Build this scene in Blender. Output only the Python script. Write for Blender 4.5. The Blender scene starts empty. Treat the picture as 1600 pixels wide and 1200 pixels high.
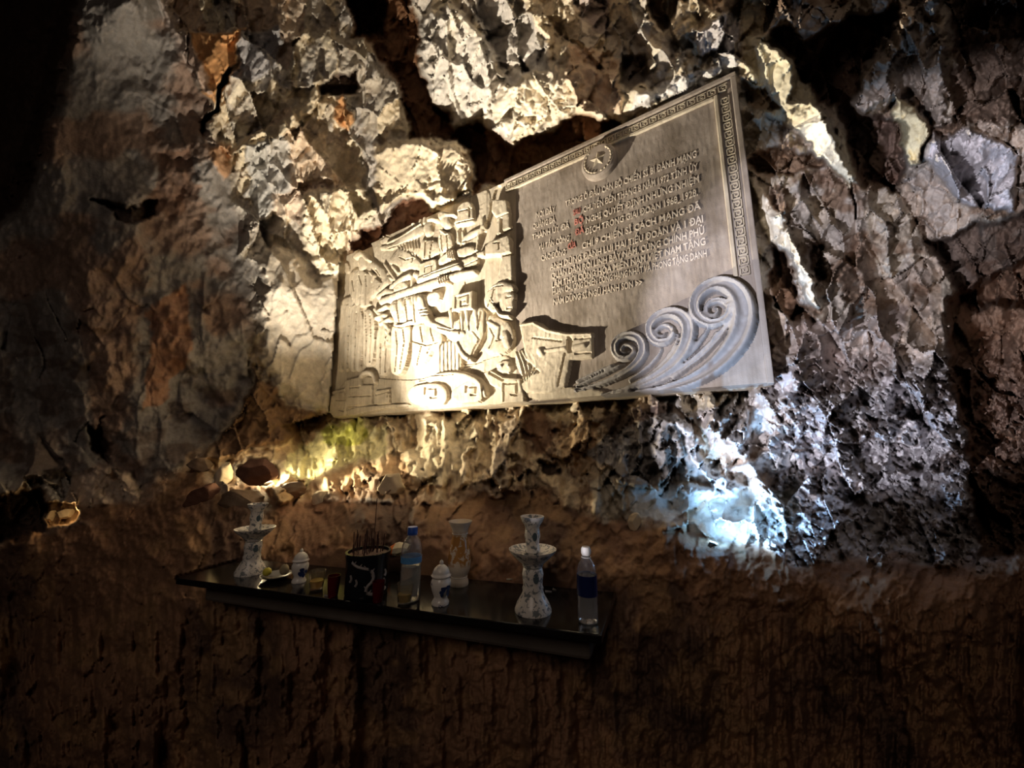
import bpy, math, random
import numpy as np
from mathutils import Vector, Matrix

random.seed(7)
PI = math.pi
SC = bpy.context.scene
COL = SC.collection

# ------------------------------------------------------------------ camera
F = 580.0
PITCH = math.radians(10.0)
CAMZ = 1.60
cam_d = bpy.data.cameras.new('camera')
cam_d.sensor_width = 36.0
cam_d.lens = 36.0 * F / 1600.0
cam_d.clip_start = 0.02
cam = bpy.data.objects.new('camera', cam_d)
COL.objects.link(cam)
cam.location = (0, 0, CAMZ)
cam.rotation_euler = (PI / 2 + PITCH, 0, 0)
SC.camera = cam
CP, SP = math.cos(PITCH), math.sin(PITCH)

def ray(px, py):
    x = (px - 800.0) / F
    y = (600.0 - py) / F
    return np.array([x, CP - y * SP, SP + y * CP])

def at(px, py, d):
    """world point seen at photo pixel px,py, d metres in front of the lens"""
    r = ray(px, py) * d
    return Vector((r[0], r[1], r[2] + CAMZ))

# ------------------------------------------------------------------ world, light, exposure
w = bpy.data.worlds.new('cave_dark')
SC.world = w
w.use_nodes = True
w.node_tree.nodes['Background'].inputs[0].default_value = (1.0, 0.62, 0.40, 1)
w.node_tree.nodes['Background'].inputs[1].default_value = 0.004
SC.view_settings.view_transform = 'Standard'
SC.view_settings.look = 'None'
SC.view_settings.exposure = 0.0
SC.view_settings.gamma = 1.0
SC.view_settings.use_curve_mapping = False

def point_light(name, loc, energy, color, radius):
    l = bpy.data.lights.new(name, 'POINT')
    l.energy = energy; l.color = color; l.shadow_soft_size = radius
    o = bpy.data.objects.new(name, l); o.location = loc
    COL.objects.link(o)
    return o

def spot_light(name, loc, target, energy, color, radius, angle, blend=0.4):
    l = bpy.data.lights.new(name, 'SPOT')
    l.energy = energy; l.color = color; l.shadow_soft_size = radius
    l.spot_size = math.radians(angle); l.spot_blend = blend
    o = bpy.data.objects.new(name, l); o.location = loc
    o.rotation_euler = (Vector(target) - Vector(loc)).to_track_quat('-Z', 'Y').to_euler()
    COL.objects.link(o)
    return o

def area_light(name, loc, target, energy, color, size):
    l = bpy.data.lights.new(name, 'AREA')
    l.energy = energy; l.color = color; l.size = size
    o = bpy.data.objects.new(name, l); o.location = loc
    o.rotation_euler = (Vector(target) - Vector(loc)).to_track_quat('-Z', 'Y').to_euler()
    COL.objects.link(o)
    return o

LAMP1 = at(420, 742, 2.12)          # warm floodlight behind the rim of the rock ledge
LAMP2 = at(1122, 832, 1.165)         # cold floodlight behind the ledge on the right
spot_light('warm_floodlight_light', LAMP1, at(760, 40, 2.6), 18.0, (1.0, 0.87, 0.66), 0.012, 140, 1.0)
spot_light('warm_floodlight_ledge_spill', LAMP1, at(730, 735, 2.0), 70.0, (1.0, 0.84, 0.55), 0.02, 84, 1.0)
spot_light('warm_floodlight_beam_right', LAMP1, at(1040, 90, 2.2), 520.0, (1.0, 0.89, 0.72), 0.012, 78, 1.0)
spot_light('warm_floodlight_beam_up', LAMP1, at(590, 60, 2.9), 330.0, (1.0, 0.89, 0.72), 0.012, 84, 0.9)
point_light('warm_floodlight_spill', LAMP1, 3.5, (1.0, 0.80, 0.45), 0.025)
spot_light('warm_floodlight_low_spill', LAMP1, at(500, 735, 2.6), 34.0, (1.0, 0.84, 0.48), 0.02, 56, 1.0)
point_light('cold_floodlight_light', LAMP2, .6, (0.22, 0.56, 1.0), 0.02)
spot_light('cold_floodlight_beam', LAMP2, at(1340, 610, 1.5), 28.0, (0.34, 0.60, 1.0), 0.015, 130, 1.0)
spot_light('right_wall_fill_light', (-1.5, -0.4, 1.0), at(1350, 470, 1.6), 560.0, (0.88, 0.87, 1.0), 0.02, 26, 0.3)  # unseen spot added behind left to brighten the right wall
area_light('ambient_fill_light', (-0.8, -1.6, 3.2), (-0.4, 2.0, 1.8), 10.0, (1.0, 0.80, 0.66), 1.2)  # unseen area light added behind the camera as dim warm ambient

# ------------------------------------------------------------------ materials
def newmat(name):
    m = bpy.data.materials.new(name); m.use_nodes = True
    nt = m.node_tree
    return m, nt, nt.nodes['Principled BSDF']

def node(nt, typ, **kw):
    n = nt.nodes.new(typ)
    for k, v in kw.items():
        if k in n.inputs: n.inputs[k].default_value = v
        else: setattr(n, k, v)
    return n

def rock_material():
    m, nt, b = newmat('cave_rock')
    L = nt.links.new
    col = node(nt, 'ShaderNodeVertexColor', layer_name='stone_colour')
    tc = node(nt, 'ShaderNodeTexCoord')
    n1 = node(nt, 'ShaderNodeTexNoise', Scale=26.0, Detail=9.0, Roughness=0.72)
    n2 = node(nt, 'ShaderNodeTexNoise', Scale=7.0, Detail=6.0, Roughness=0.6)
    L(tc.outputs['Object'], n1.inputs['Vector']); L(tc.outputs['Object'], n2.inputs['Vector'])
    r1 = node(nt, 'ShaderNodeMapRange'); r1.inputs[1].default_value = .3; r1.inputs[2].default_value = .7
    r1.inputs[3].default_value = .78; r1.inputs[4].default_value = 1.18
    r2 = node(nt, 'ShaderNodeMapRange'); r2.inputs[1].default_value = .3; r2.inputs[2].default_value = .7
    r2.inputs[3].default_value = .75; r2.inputs[4].default_value = 1.2
    L(n1.outputs['Fac'], r1.inputs[0]); L(n2.outputs['Fac'], r2.inputs[0])
    mu = node(nt, 'ShaderNodeMath', operation='MULTIPLY'); L(r1.outputs[0], mu.inputs[0]); L(r2.outputs[0], mu.inputs[1])
    sc_ = node(nt, 'ShaderNodeVectorMath', operation='SCALE'); L(col.outputs['Color'], sc_.inputs[0]); L(mu.outputs[0], sc_.inputs['Scale'])
    L(sc_.outputs[0], b.inputs['Base Color'])
    b.inputs['Roughness'].default_value = 0.78
    b.inputs['Specular IOR Level'].default_value = 0.3
    n3 = node(nt, 'ShaderNodeTexNoise', Scale=60.0, Detail=8.0, Roughness=0.7)
    L(tc.outputs['Object'], n3.inputs['Vector'])
    bm_ = node(nt, 'ShaderNodeBump', Strength=0.4, Distance=0.010)
    L(n3.outputs['Fac'], bm_.inputs['Height'])
    v = node(nt, 'ShaderNodeTexVoronoi', Scale=24.0)
    v.feature = 'F1'
    mpv = node(nt, 'ShaderNodeMixRGB'); mpv.inputs[0].default_value = 0.12
    L(tc.outputs['Object'], mpv.inputs[1]); L(n2.outputs['Color'], mpv.inputs[2]); L(mpv.outputs[0], v.inputs['Vector'])
    bm2 = node(nt, 'ShaderNodeBump', Strength=0.13, Distance=0.02)
    L(v.outputs['Distance'], bm2.inputs['Height']); L(bm_.outputs[0], bm2.inputs['Normal'])
    L(bm2.outputs[0], b.inputs['Normal'])
    return m

def stone_material(name, c1, c2, grain=220.0, bump=0.35, rough=0.8, dark=None, streak=True):
    m, nt, b = newmat(name)
    L = nt.links.new
    tc = node(nt, 'ShaderNodeTexCoord')
    n1 = node(nt, 'ShaderNodeTexNoise', Scale=4.0, Detail=6.0, Roughness=0.6)
    mp = node(nt, 'ShaderNodeMapping'); mp.inputs['Scale'].default_value = (18, 18, 1.5) if streak else (3, 3, 3)
    L(tc.outputs['Object'], mp.inputs[0])
    n2 = node(nt, 'ShaderNodeTexNoise', Scale=2.5, Detail=4.0)
    L(mp.outputs[0], n2.inputs['Vector']); L(tc.outputs['Object'], n1.inputs['Vector'])
    ad = node(nt, 'ShaderNodeMath', operation='ADD'); L(n1.outputs['Fac'], ad.inputs[0])
    ml = node(nt, 'ShaderNodeMath', operation='MULTIPLY'); ml.inputs[1].default_value = 0.6 if streak else 0.3
    L(n2.outputs['Fac'], ml.inputs[0]); L(ml.outputs[0], ad.inputs[1])
    cr = node(nt, 'ShaderNodeValToRGB')
    cr.color_ramp.elements[0].position = 0.55; cr.color_ramp.elements[0].color = (*c1, 1)
    cr.color_ramp.elements[1].position = 1.0; cr.color_ramp.elements[1].color = (*c2, 1)
    L(ad.outputs[0], cr.inputs[0])
    out = cr.outputs[0]
    if dark:
        n4 = node(nt, 'ShaderNodeTexNoise', Scale=3.3, Detail=4.0, Roughness=0.55)
        L(tc.outputs['Object'], n4.inputs['Vector'])
        rr = node(nt, 'ShaderNodeValToRGB')
        rr.color_ramp.elements[0].position = 0.47; rr.color_ramp.elements[0].color = (0, 0, 0, 1)
        rr.color_ramp.elements[1].position = 0.62; rr.color_ramp.elements[1].color = (.6, .6, .6, 1)
        L(n4.outputs['Fac'], rr.inputs[0])
        mx = node(nt, 'ShaderNodeMixRGB'); L(rr.outputs[0], mx.inputs[0]); L(out, mx.inputs[1]); mx.inputs[2].default_value = (*dark, 1)
        out = mx.outputs[0]
    L(out, b.inputs['Base Color'])
    b.inputs['Roughness'].default_value = rough
    b.inputs['Specular IOR Level'].default_value = 0.25
    n3 = node(nt, 'ShaderNodeTexNoise', Scale=grain, Detail=3.0, Roughness=0.7)
    L(tc.outputs['Object'], n3.inputs['Vector'])
    bp = node(nt, 'ShaderNodeBump', Strength=bump, Distance=0.004)
    L(n3.outputs['Fac'], bp.inputs['Height']); L(bp.outputs[0], b.inputs['Normal'])
    return m

def simple(name, col, rough=0.5, metal=0.0, trans=0.0, ior=1.45, emit=None, es=0.0, noise=0.0, coat=0.0):
    m, nt, b = newmat(name)
    b.inputs['Base Color'].default_value = (*col, 1)
    b.inputs['Roughness'].default_value = rough
    b.inputs['Metallic'].default_value = metal
    b.inputs['Transmission Weight'].default_value = trans
    b.inputs['IOR'].default_value = ior
    b.inputs['Coat Weight'].default_value = coat
    if emit:
        b.inputs['Emission Color'].default_value = (*emit, 1); b.inputs['Emission Strength'].default_value = es
    if noise:
        tc = node(nt, 'ShaderNodeTexCoord'); n = node(nt, 'ShaderNodeTexNoise', Scale=40.0, Detail=5.0)
        nt.links.new(tc.outputs['Object'], n.inputs['Vector'])
        mr = node(nt, 'ShaderNodeMapRange'); mr.inputs[3].default_value = 1 - noise; mr.inputs[4].default_value = 1 + noise
        nt.links.new(n.outputs['Fac'], mr.inputs[0])
        s = node(nt, 'ShaderNodeVectorMath', operation='SCALE'); s.inputs[0].default_value = col
        nt.links.new(mr.outputs[0], s.inputs['Scale']); nt.links.new(s.outputs[0], b.inputs['Base Color'])
    return m

def porcelain(name, paint, amount=0.55, scale=38.0, base=(0.62, 0.60, 0.55), zlo=None, zhi=None, rough=0.18):
    """white glaze with brush-painted clouds of colour"""
    m, nt, b = newmat(name)
    L = nt.links.new
    tc = node(nt, 'ShaderNodeTexCoord')
    n = node(nt, 'ShaderNodeTexNoise', Scale=scale, Detail=3.0, Roughness=0.6, Distortion=0.8)
    L(tc.outputs['Object'], n.inputs['Vector'])
    cr = node(nt, 'ShaderNodeValToRGB')
    cr.color_ramp.elements[0].position = amount; cr.color_ramp.elements[0].color = (0, 0, 0, 1)
    cr.color_ramp.elements[1].position = amount + 0.05; cr.color_ramp.elements[1].color = (1, 1, 1, 1)
    L(n.outputs['Fac'], cr.inputs[0])
    fac = cr.outputs[0]
    if zlo is not None:
        sx = node(nt, 'ShaderNodeSeparateXYZ'); L(tc.outputs['Object'], sx.inputs[0])
        g1 = node(nt, 'ShaderNodeMapRange'); g1.inputs[1].default_value = zlo; g1.inputs[2].default_value = zlo + .012
        g2 = node(nt, 'ShaderNodeMapRange'); g2.inputs[1].default_value = zhi; g2.inputs[2].default_value = zhi - .02
        L(sx.outputs[2], g1.inputs[0]); L(sx.outputs[2], g2.inputs[0])
        m1 = node(nt, 'ShaderNodeMath', operation='MULTIPLY'); L(g1.outputs[0], m1.inputs[0]); L(g2.outputs[0], m1.inputs[1])
        m2 = node(nt, 'ShaderNodeMath', operation='MULTIPLY'); L(m1.outputs[0], m2.inputs[0]); L(fac, m2.inputs[1])
        fac = m2.outputs[0]
    mx = node(nt, 'ShaderNodeMixRGB'); L(fac, mx.inputs[0])
    mx.inputs[1].default_value = (*base, 1); mx.inputs[2].default_value = (*paint, 1)
    L(mx.outputs[0], b.inputs['Base Color'])
    b.inputs['Roughness'].default_value = rough
    return m

M_ROCK = rock_material()
M_SLAB = stone_material('carved_sandstone', (0.36, 0.30, 0.22), (0.66, 0.58, 0.45))
M_PANEL = stone_material('panel_sandstone', (0.24, 0.20, 0.165), (0.42, 0.36, 0.31), dark=(0.12, 0.09, 0.06))
M_WAVE = stone_material('wave_stone', (0.30, 0.28, 0.27), (0.52, 0.49, 0.46), grain=300, bump=0.5, streak=False)
M_LETTER = simple('cream_letter_paint', (0.66, 0.58, 0.49), 0.7)
M_RED = simple('faded_red_letter_paint', (0.55, 0.22, 0.18), 0.7)
M_GRANITE = simple('black_polished_granite', (0.006, 0.006, 0.007), 0.13, noise=0.5)
M_STONE = stone_material('loose_stone', (0.17, 0.11, 0.07), (0.34, 0.25, 0.17), grain=60, bump=0.6, streak=False)

# ------------------------------------------------------------------ helpers
def mesh_obj(name, verts, faces, mat, parent=None, smooth=None):
    me = bpy.data.meshes.new(name)
    me.from_pydata([tuple(v) for v in verts], [], faces)
    me.validate(); me.update()
    if mat: me.materials.append(mat)
    if smooth:
        me.shade_smooth()
        if smooth is not True: me.set_sharp_from_angle(angle=math.radians(smooth))
    o = bpy.data.objects.new(name, me)
    COL.objects.link(o)
    if parent: o.parent = parent
    return o

def fast_mesh(name, V, Q, mat, parent=None, colors=None, smooth=None):
    """V (n,3) array, Q (m,4) int array"""
    used = np.unique(Q)
    remap = np.full(len(V), -1, dtype=np.int64); remap[used] = np.arange(len(used))
    Vn = V[used]; Qn = remap[Q]
    me = bpy.data.meshes.new(name)
    me.vertices.add(len(Vn)); me.vertices.foreach_set('co', Vn.astype(np.float32).ravel())
    me.loops.add(Qn.size); me.loops.foreach_set('vertex_index', Qn.astype(np.int32).ravel())
    me.polygons.add(len(Qn))
    me.polygons.foreach_set('loop_start', (np.arange(len(Qn)) * 4).astype(np.int32))
    me.polygons.foreach_set('loop_total', np.full(len(Qn), 4, dtype=np.int32))
    me.update(calc_edges=True)
    if colors is not None:
        ca = me.color_attributes.new('stone_colour', 'FLOAT_COLOR', 'POINT')
        c4 = np.ones((len(Vn), 4), dtype=np.float32); c4[:, :3] = colors[used]
        ca.data.foreach_set('color', c4.ravel())
    me.materials.append(mat)
    if smooth:
        me.shade_smooth()
        if smooth is not True: me.set_sharp_from_angle(angle=math.radians(smooth))
    o = bpy.data.objects.new(name, me)
    COL.objects.link(o)
    if parent: o.parent = parent
    return o

def empty(name, loc, label, cat, rz=0.0, group=None):
    o = bpy.data.objects.new(name, None); COL.objects.link(o)
    o.empty_display_size = 0.05
    o.location = loc; o.rotation_euler = (0, 0, rz)
    o['label'] = label; o['category'] = cat
    if group: o['group'] = group
    return o

def tag(o, label, cat, group=None):
    o['label'] = label; o['category'] = cat
    if group: o['group'] = group
    return o

def lathe(name, prof, mat, parent=None, n=32, loc=(0, 0, 0), cap=True, smooth=45, wob=0.0):
    V = []; Fc = []
    for (r, z) in prof:
        for k in range(n):
            a = 2 * PI * k / n
            rr = r * (1 + wob * math.sin(3 * a + z * 40))
            V.append((loc[0] + rr * math.cos(a), loc[1] + rr * math.sin(a), loc[2] + z))
    for i in range(len(prof) - 1):
        for k in range(n):
            Fc.append((i * n + k, i * n + (k + 1) % n, (i + 1) * n + (k + 1) % n, (i + 1) * n + k))
    if cap:
        Fc.append(tuple(reversed(range(n)))); Fc.append(tuple((len(prof) - 1) * n + k for k in range(n)))
    return mesh_obj(name, V, Fc, mat, parent, smooth)

def box_vf(x0, x1, y0, y1, z0, z1):
    V = [(x0, y0, z0), (x1, y0, z0), (x1, y1, z0), (x0, y1, z0), (x0, y0, z1), (x1, y0, z1), (x1, y1, z1), (x0, y1, z1)]
    Fc = [(0, 3, 2, 1), (4, 5, 6, 7), (0, 1, 5, 4), (1, 2, 6, 5), (2, 3, 7, 6), (3, 0, 4, 7)]
    return V, Fc

def tube(name, pts, r, mat, parent=None, n=6, taper=None):
    V = []; Fc = []
    P = [Vector(p) for p in pts]
    for i, p in enumerate(P):
        t = (P[min(i + 1, len(P) - 1)] - P[max(i - 1, 0)]).normalized()
        a = t.orthogonal().normalized(); b_ = t.cross(a)
        rr = r if taper is None else r * (1 + (taper - 1) * i / (len(P) - 1))
        for k in range(n):
            an = 2 * PI * k / n
            V.append(p + a * rr * math.cos(an) + b_ * rr * math.sin(an))
    for i in range(len(P) - 1):
        for k in range(n):
            Fc.append((i * n + k, i * n + (k + 1) % n, (i + 1) * n + (k + 1) % n, (i + 1) * n + k))
    Fc.append(tuple(reversed(range(n)))); Fc.append(tuple((len(P) - 1) * n + k for k in range(n)))
    return mesh_obj(name, V, Fc, mat, parent, 50)

# ------------------------------------------------------------------ numpy noise
def h2(ix, iy, s):
    ix = ix.astype(np.int64); iy = iy.astype(np.int64)
    n = (ix * 374761393 + iy * 668265263 + s * 1442695041) & 0xffffffff
    n = ((n ^ (n >> 13)) * 1274126177) & 0xffffffff
    n = ((n ^ (n >> 16)) * 2246822519) & 0xffffffff
    return ((n ^ (n >> 15)) & 0xffffff) / float(0xffffff)

def vnoise(x, y, s):
    xi = np.floor(x); yi = np.floor(y); fx = x - xi; fy = y - yi
    fx = fx * fx * fx * (fx * (fx * 6 - 15) + 10); fy = fy * fy * fy * (fy * (fy * 6 - 15) + 10)
    a = h2(xi, yi, s); b = h2(xi + 1, yi, s); c = h2(xi, yi + 1, s); d = h2(xi + 1, yi + 1, s)
    return (a * (1 - fx) + b * fx) * (1 - fy) + (c * (1 - fx) + d * fx) * fy - 0.5

def fbm(x, y, s, o=4, g=0.5):
    t = 0; a = 1.0; f = 1.0
    for k in range(o):
        t = t + a * vnoise(x * f + k * 17.3, y * f - k * 9.1, s + k); a *= g; f *= 2.03
    return t

def facets(x, y, s, tilt=1.0):
    """broken-stone relief: each cell is a tilted plane. returns height, cell random, edge distance"""
    xi = np.floor(x); yi = np.floor(y)
    b1 = np.full(x.shape, 1e9); b2 = np.full(x.shape, 1e9)
    hh = np.zeros(x.shape); cr = np.zeros(x.shape)
    for dx in (-1, 0, 1):
        for dy in (-1, 0, 1):
            cx = xi + dx; cy = yi + dy
            px_ = cx + h2(cx, cy, s); py_ = cy + h2(cx, cy, s + 1)
            ddx = x - px_; ddy = y - py_
            d = ddx * ddx + ddy * ddy
            lt = d < b1
            b2 = np.where(lt, b1, np.minimum(b2, d))
            b1 = np.where(lt, d, b1)
            hv = (h2(cx, cy, s + 2) - 0.5) + tilt * (ddx * (h2(cx, cy, s + 3) - 0.5) + ddy * (h2(cx, cy, s + 4) - 0.5)) * 2
            hh = np.where(lt, hv, hh); cr = np.where(lt, h2(cx, cy, s + 5), cr)
    return hh, cr, np.sqrt(b2) - np.sqrt(b1)

def sstep(a, b, x):
    t = np.clip((x - a) / (b - a), 0, 1)
    return t * t * (3 - 2 * t)

def poly_sdf(P, X, Y):
    """>0 inside, distance to the outline"""
    P = np.array(P, float); n = len(P)
    ins = np.zeros(X.shape, bool); dm = np.full(X.shape, 1e18)
    for i in range(n):
        x1, y1 = P[i]; x2, y2 = P[(i + 1) % n]
        ex, ey = x2 - x1, y2 - y1
        l2 = ex * ex + ey * ey + 1e-12
        t = np.clip(((X - x1) * ex + (Y - y1) * ey) / l2, 0, 1)
        d = (X - x1 - t * ex) ** 2 + (Y - y1 - t * ey) ** 2
        dm = np.minimum(dm, d)
        if abs(ey) > 1e-12:
            c = ((y1 > Y) != (y2 > Y)) & (X < ex * (Y - y1) / ey + x1)
            ins ^= c
    d = np.sqrt(dm)
    return np.where(ins, d, -d)

def chaikin(P, k=2):
    for _ in range(k):
        Q = []
        n = len(P)
        for i in range(n):
            a = np.array(P[i], float); b = np.array(P[(i + 1) % n], float)
            Q += [tuple(a * .75 + b * .25), tuple(a * .25 + b * .75)]
        P = Q
    return P

# ------------------------------------------------------------------ key planes
TH = math.radians(33.0)
PN = np.array([math.sin(TH), math.cos(TH), 0.0])       # points into the rock
PU = np.array([math.cos(TH), -math.sin(TH), 0.0])      # along the plaque to the right
_r = ray(1232, 600)
PC = float((_r * 1.45) @ PN)                            # plaque front plane: P.PN = PC
def plaque_depth(px, py):
    x = (px - 800.0) / F; y = (600.0 - py) / F
    return PC / (x * PN[0] + (CP - y * SP) * PN[1])
def pst(px, py):
    """pixel -> (s,t) metres on the plaque front; s along PU, t = height"""
    d = PC / (ray(px, py) @ PN)
    P = ray(px, py) * d
    return float(P @ PU), float(P[2] + CAMZ)
def P3w(f, h):
    a = np.array(pst(520, 655)); b = np.array(pst(1206, 596))
    q = a * (1 - f) + b * f
    p = PU * q[0] + PN * PC; p[2] = min(a[1], b[1]) + h
    return p
SHZ = 1.60 - 0.42                                       # top of the shelf
def on_shelf(px, py):
    r = ray(px, py); k = (SHZ - CAMZ) / r[2]
    return Vector((r[0] * k, r[1] * k, SHZ))
sa, sb, sc_pt, sd = on_shelf(275, 903), on_shelf(385, 873), on_shelf(962, 925), on_shelf(940, 993)
SDIR = (sc_pt - sb).normalized(); SNRM = Vector((-SDIR.y, SDIR.x, 0))
def shelf_depth(px, py, off):
    """camera depth of the vertical plane through the shelf's back edge moved off metres back"""
    c = (sb + SNRM * off)
    k = c.x * SNRM.x + c.y * SNRM.y
    x = (px - 800.0) / F; y = (600.0 - py) / F
    return k / (x * SNRM.x + (CP - y * SP) * SNRM.y)


# ------------------------------------------------------------------ cave walls
def PDo(px, py, o): return (px, py, float(plaque_depth(px, py)) + o)
def SDo(px, py, o): return (px, py, float(shelf_depth(px, py, o)))
CTRL = [
 (-900, -600, 2.2), (-300, -500, 2.3), (300, -400, 2.4), (900, -400, 1.9), (1500, -500, 1.4), (2500, -600, 1.3),
 (-900, 0, 2.6), (-300, 0, 2.7), (0, 0, 2.6), (200, 0, 2.65), (330, 0, 2.9), (500, -20, 2.95), (650, -30, 2.5), (800, -50, 2.1), (950, -50, 1.85),
 (1100, -50, 1.7), (1250, -50, 1.65), (1400, -50, 1.6), (1600, -50, 1.45), (1900, 0, 1.35), (2500, 0, 1.3),
 (330, 200, 2.9), (450, 150, 3.0), (560, 120, 3.0), (400, 350, 3.1), (480, 330, 3.1),
 PDo(640, 250, .0), PDo(560, 330, .0), PDo(700, 180, .0), PDo(800, 120, -.08), PDo(900, 80, -.1), PDo(1000, 60, -.06), PDo(1000, 150, .0),
 PDo(760, 280, .16), PDo(900, 225, .20), PDo(840, 250, .2), PDo(620, 360, .13), PDo(560, 390, .13), PDo(700, 330, .13), PDo(1100, 120, .07), PDo(1060, 145, .08),
 PDo(600, 450, .2), PDo(600, 550, .2), PDo(800, 400, .2), PDo(800, 550, .2), PDo(1000, 250, .2), PDo(1000, 450, .2), PDo(1130, 300, .2), PDo(1150, 500, .2),
 (500, 480, 3.15), (440, 450, 3.0), (420, 560, 2.95), (480, 600, 3.15), (500, 650, 3.1),
 PDo(540, 645, .02), PDo(640, 640, .12), PDo(720, 636, .12), PDo(800, 632, .08), PDo(900, 626, .06), PDo(1000, 620, .05), PDo(1100, 616, .06), PDo(1190, 600, .1),
 (1230, 200, 1.68), (1250, 300, 1.66), (1260, 400, 1.62), (1250, 520, 1.6), (1260, 620, 1.55), (1180, 640, 1.56),
 (1400, 100, 1.7), (1400, 300, 1.75), (1380, 450, 1.7), (1400, 600, 1.62), (1400, 750, 1.55), (1300, 700, 1.5), (1250, 800, 1.42),
 (1500, 200, 1.55), (1500, 450, 1.6), (1500, 650, 1.5), (1500, 850, 1.42), (1600, 450, 1.5), (1900, 450, 1.35), (2500, 450, 1.2), (1650, 700, 1.35),
 (0, 300, 2.5), (0, 500, 2.45), (150, 500, 2.5), (-300, 500, 2.5), (-900, 500, 2.4), (300, 600, 2.65), (350, 690, 2.6), (440, 660, 2.9),
 (0, 700, 2.2), (100, 760, 2.2), (0, 800, 2.0), (150, 830, 1.95), (230, 780, 2.1), (-300, 800, 1.9), (-900, 800, 1.7),
 (330, 740, 2.2), (420, 740, 2.35), (400, 768, 1.99), (440, 776, 1.98), (370, 772, 1.98), (480, 790, 1.98), (330, 800, 1.85), (420, 812, 1.75), (480, 750, 2.3), (560, 720, 2.55), (640, 700, 2.5), (500, 700, 2.8), (600, 670, 2.7),
 (560, 790, 1.62), (650, 780, 1.65), (700, 720, 2.05), (760, 760, 1.75), (820, 720, 1.8), (900, 700, 1.68), (850, 780, 1.55), (950, 760, 1.5), (1000, 700, 1.52),
 (1060, 790, 1.43), (1150, 800, 1.42), (1130, 720, 1.47), (980, 820, 1.36),
 SDo(300, 860, .05), SDo(400, 850, .06), SDo(500, 850, .04), SDo(600, 850, .04), SDo(700, 860, .05), SDo(800, 865, .05), SDo(900, 870, .05), SDo(960, 880, .05),
 SDo(400, 890, .0), SDo(600, 910, .0), SDo(800, 930, .0), SDo(940, 940, .0),
 SDo(300, 940, -.10), SDo(500, 990, -.12), SDo(700, 1020, -.12), SDo(900, 1040, -.12), SDo(1000, 1000, -.04),
 SDo(300, 1150, -.10), SDo(600, 1150, -.14), SDo(900, 1150, -.14), SDo(1200, 1150, .0), SDo(0, 1150, .0), SDo(150, 1000, .05), SDo(0, 950, .15), SDo(200, 900, .12),
 SDo(300, 1500, -.12), SDo(900, 1500, -.14), SDo(1500, 1500, .0), SDo(-500, 1500, .0), SDo(2200, 1400, .2), SDo(-900, 1100, .1),
 (1050, 900, 1.08), (1150, 920, 1.04), (1045, 838, 1.16), (1130, 864, 1.09), (1230, 890, 1.06), (1400, 892, 1.08), (1530, 890, 1.1), (1300, 940, 1.0), (1450, 940, 1.02), (1600, 940, 1.02), (1900, 900, 1.05), (1500, 1150, .96), (2500, 900, 1.1),
]
def rbf_fit(pts):
    P = np.array(pts, float); X = P[:, :2] / 300.0; n = len(P)
    D = np.linalg.norm(X[:, None] - X[None], axis=2)
    K = -D + np.eye(n) * -0.02
    A = np.zeros((n + 3, n + 3)); A[:n, :n] = K; A[:n, n] = 1; A[:n, n + 1:] = X; A[n, :n] = 1; A[n + 1:, :n] = X.T
    b = np.zeros(n + 3); b[:n] = P[:, 2]
    return X, np.linalg.solve(A, b)
def rbf_eval(fit, x, y):
    X, c = fit; out = c[len(X)] + c[len(X) + 1] * x / 300 + c[len(X) + 2] * y / 300
    for i in range(len(X)):
        out = out - c[i] * np.sqrt((x / 300 - X[i, 0]) ** 2 + (y / 300 - X[i, 1]) ** 2)
    return out

def axis(lo, a, b, hi, st):
    inner = np.arange(a, b + 1e-6, st)
    l = []; x = a; s = st
    while x > lo: s *= 1.12; x -= s; l.append(x)
    r = []; x = b; s = st
    while x < hi: s *= 1.12; x += s; r.append(x)
    return np.concatenate([np.array(l[::-1]), inner, np.array(r)])
gx = axis(-1500, -24, 1624, 3000, 2.0)
gy = axis(-1100, -24, 1224, 1900, 2.0)
GX, GY = np.meshgrid(gx, gy)
fit = rbf_fit(CTRL)
# the smooth base is evaluated coarsely, then interpolated
cx_ = np.linspace(gx[0], gx[-1], 420); cy_ = np.linspace(gy[0], gy[-1], 280)
CX, CY = np.meshgrid(cx_, cy_)
CB = rbf_eval(fit, CX, CY)
fx = np.clip((GX - cx_[0]) / (cx_[1] - cx_[0]), 0, len(cx_) - 1.001); fy = np.clip((GY - cy_[0]) / (cy_[1] - cy_[0]), 0, len(cy_) - 1.001)
ix = fx.astype(int); iy = fy.astype(int); fx -= ix; fy -= iy
D = (CB[iy, ix] * (1 - fx) + CB[iy, ix + 1] * fx) * (1 - fy) + (CB[iy + 1, ix] * (1 - fx) + CB[iy + 1, ix + 1] * fx) * fy

# ragged outlines
WX = GX + 16 * fbm(GX / 40, GY / 40, 11, 4) + 5 * fbm(GX / 9, GY / 9, 12, 2)
WY = GY + 16 * fbm(GX / 40, GY / 40, 21, 4) + 5 * fbm(GX / 9, GY / 9, 22, 2)

CREAM = (0.70, 0.60, 0.44); PALE = (0.78, 0.70, 0.55); GREY = (0.44, 0.41, 0.38); BROWN = (0.28, 0.155, 0.09); DARK = (0.11, 0.065, 0.045)
ORANGE = (0.62, 0.32, 0.13); PINKC = (0.66, 0.50, 0.38); LGREY = (0.27, 0.245, 0.225); WHITE = (0.74, 0.74, 0.74); OCHRE = (0.42, 0.25, 0.12)

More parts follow.
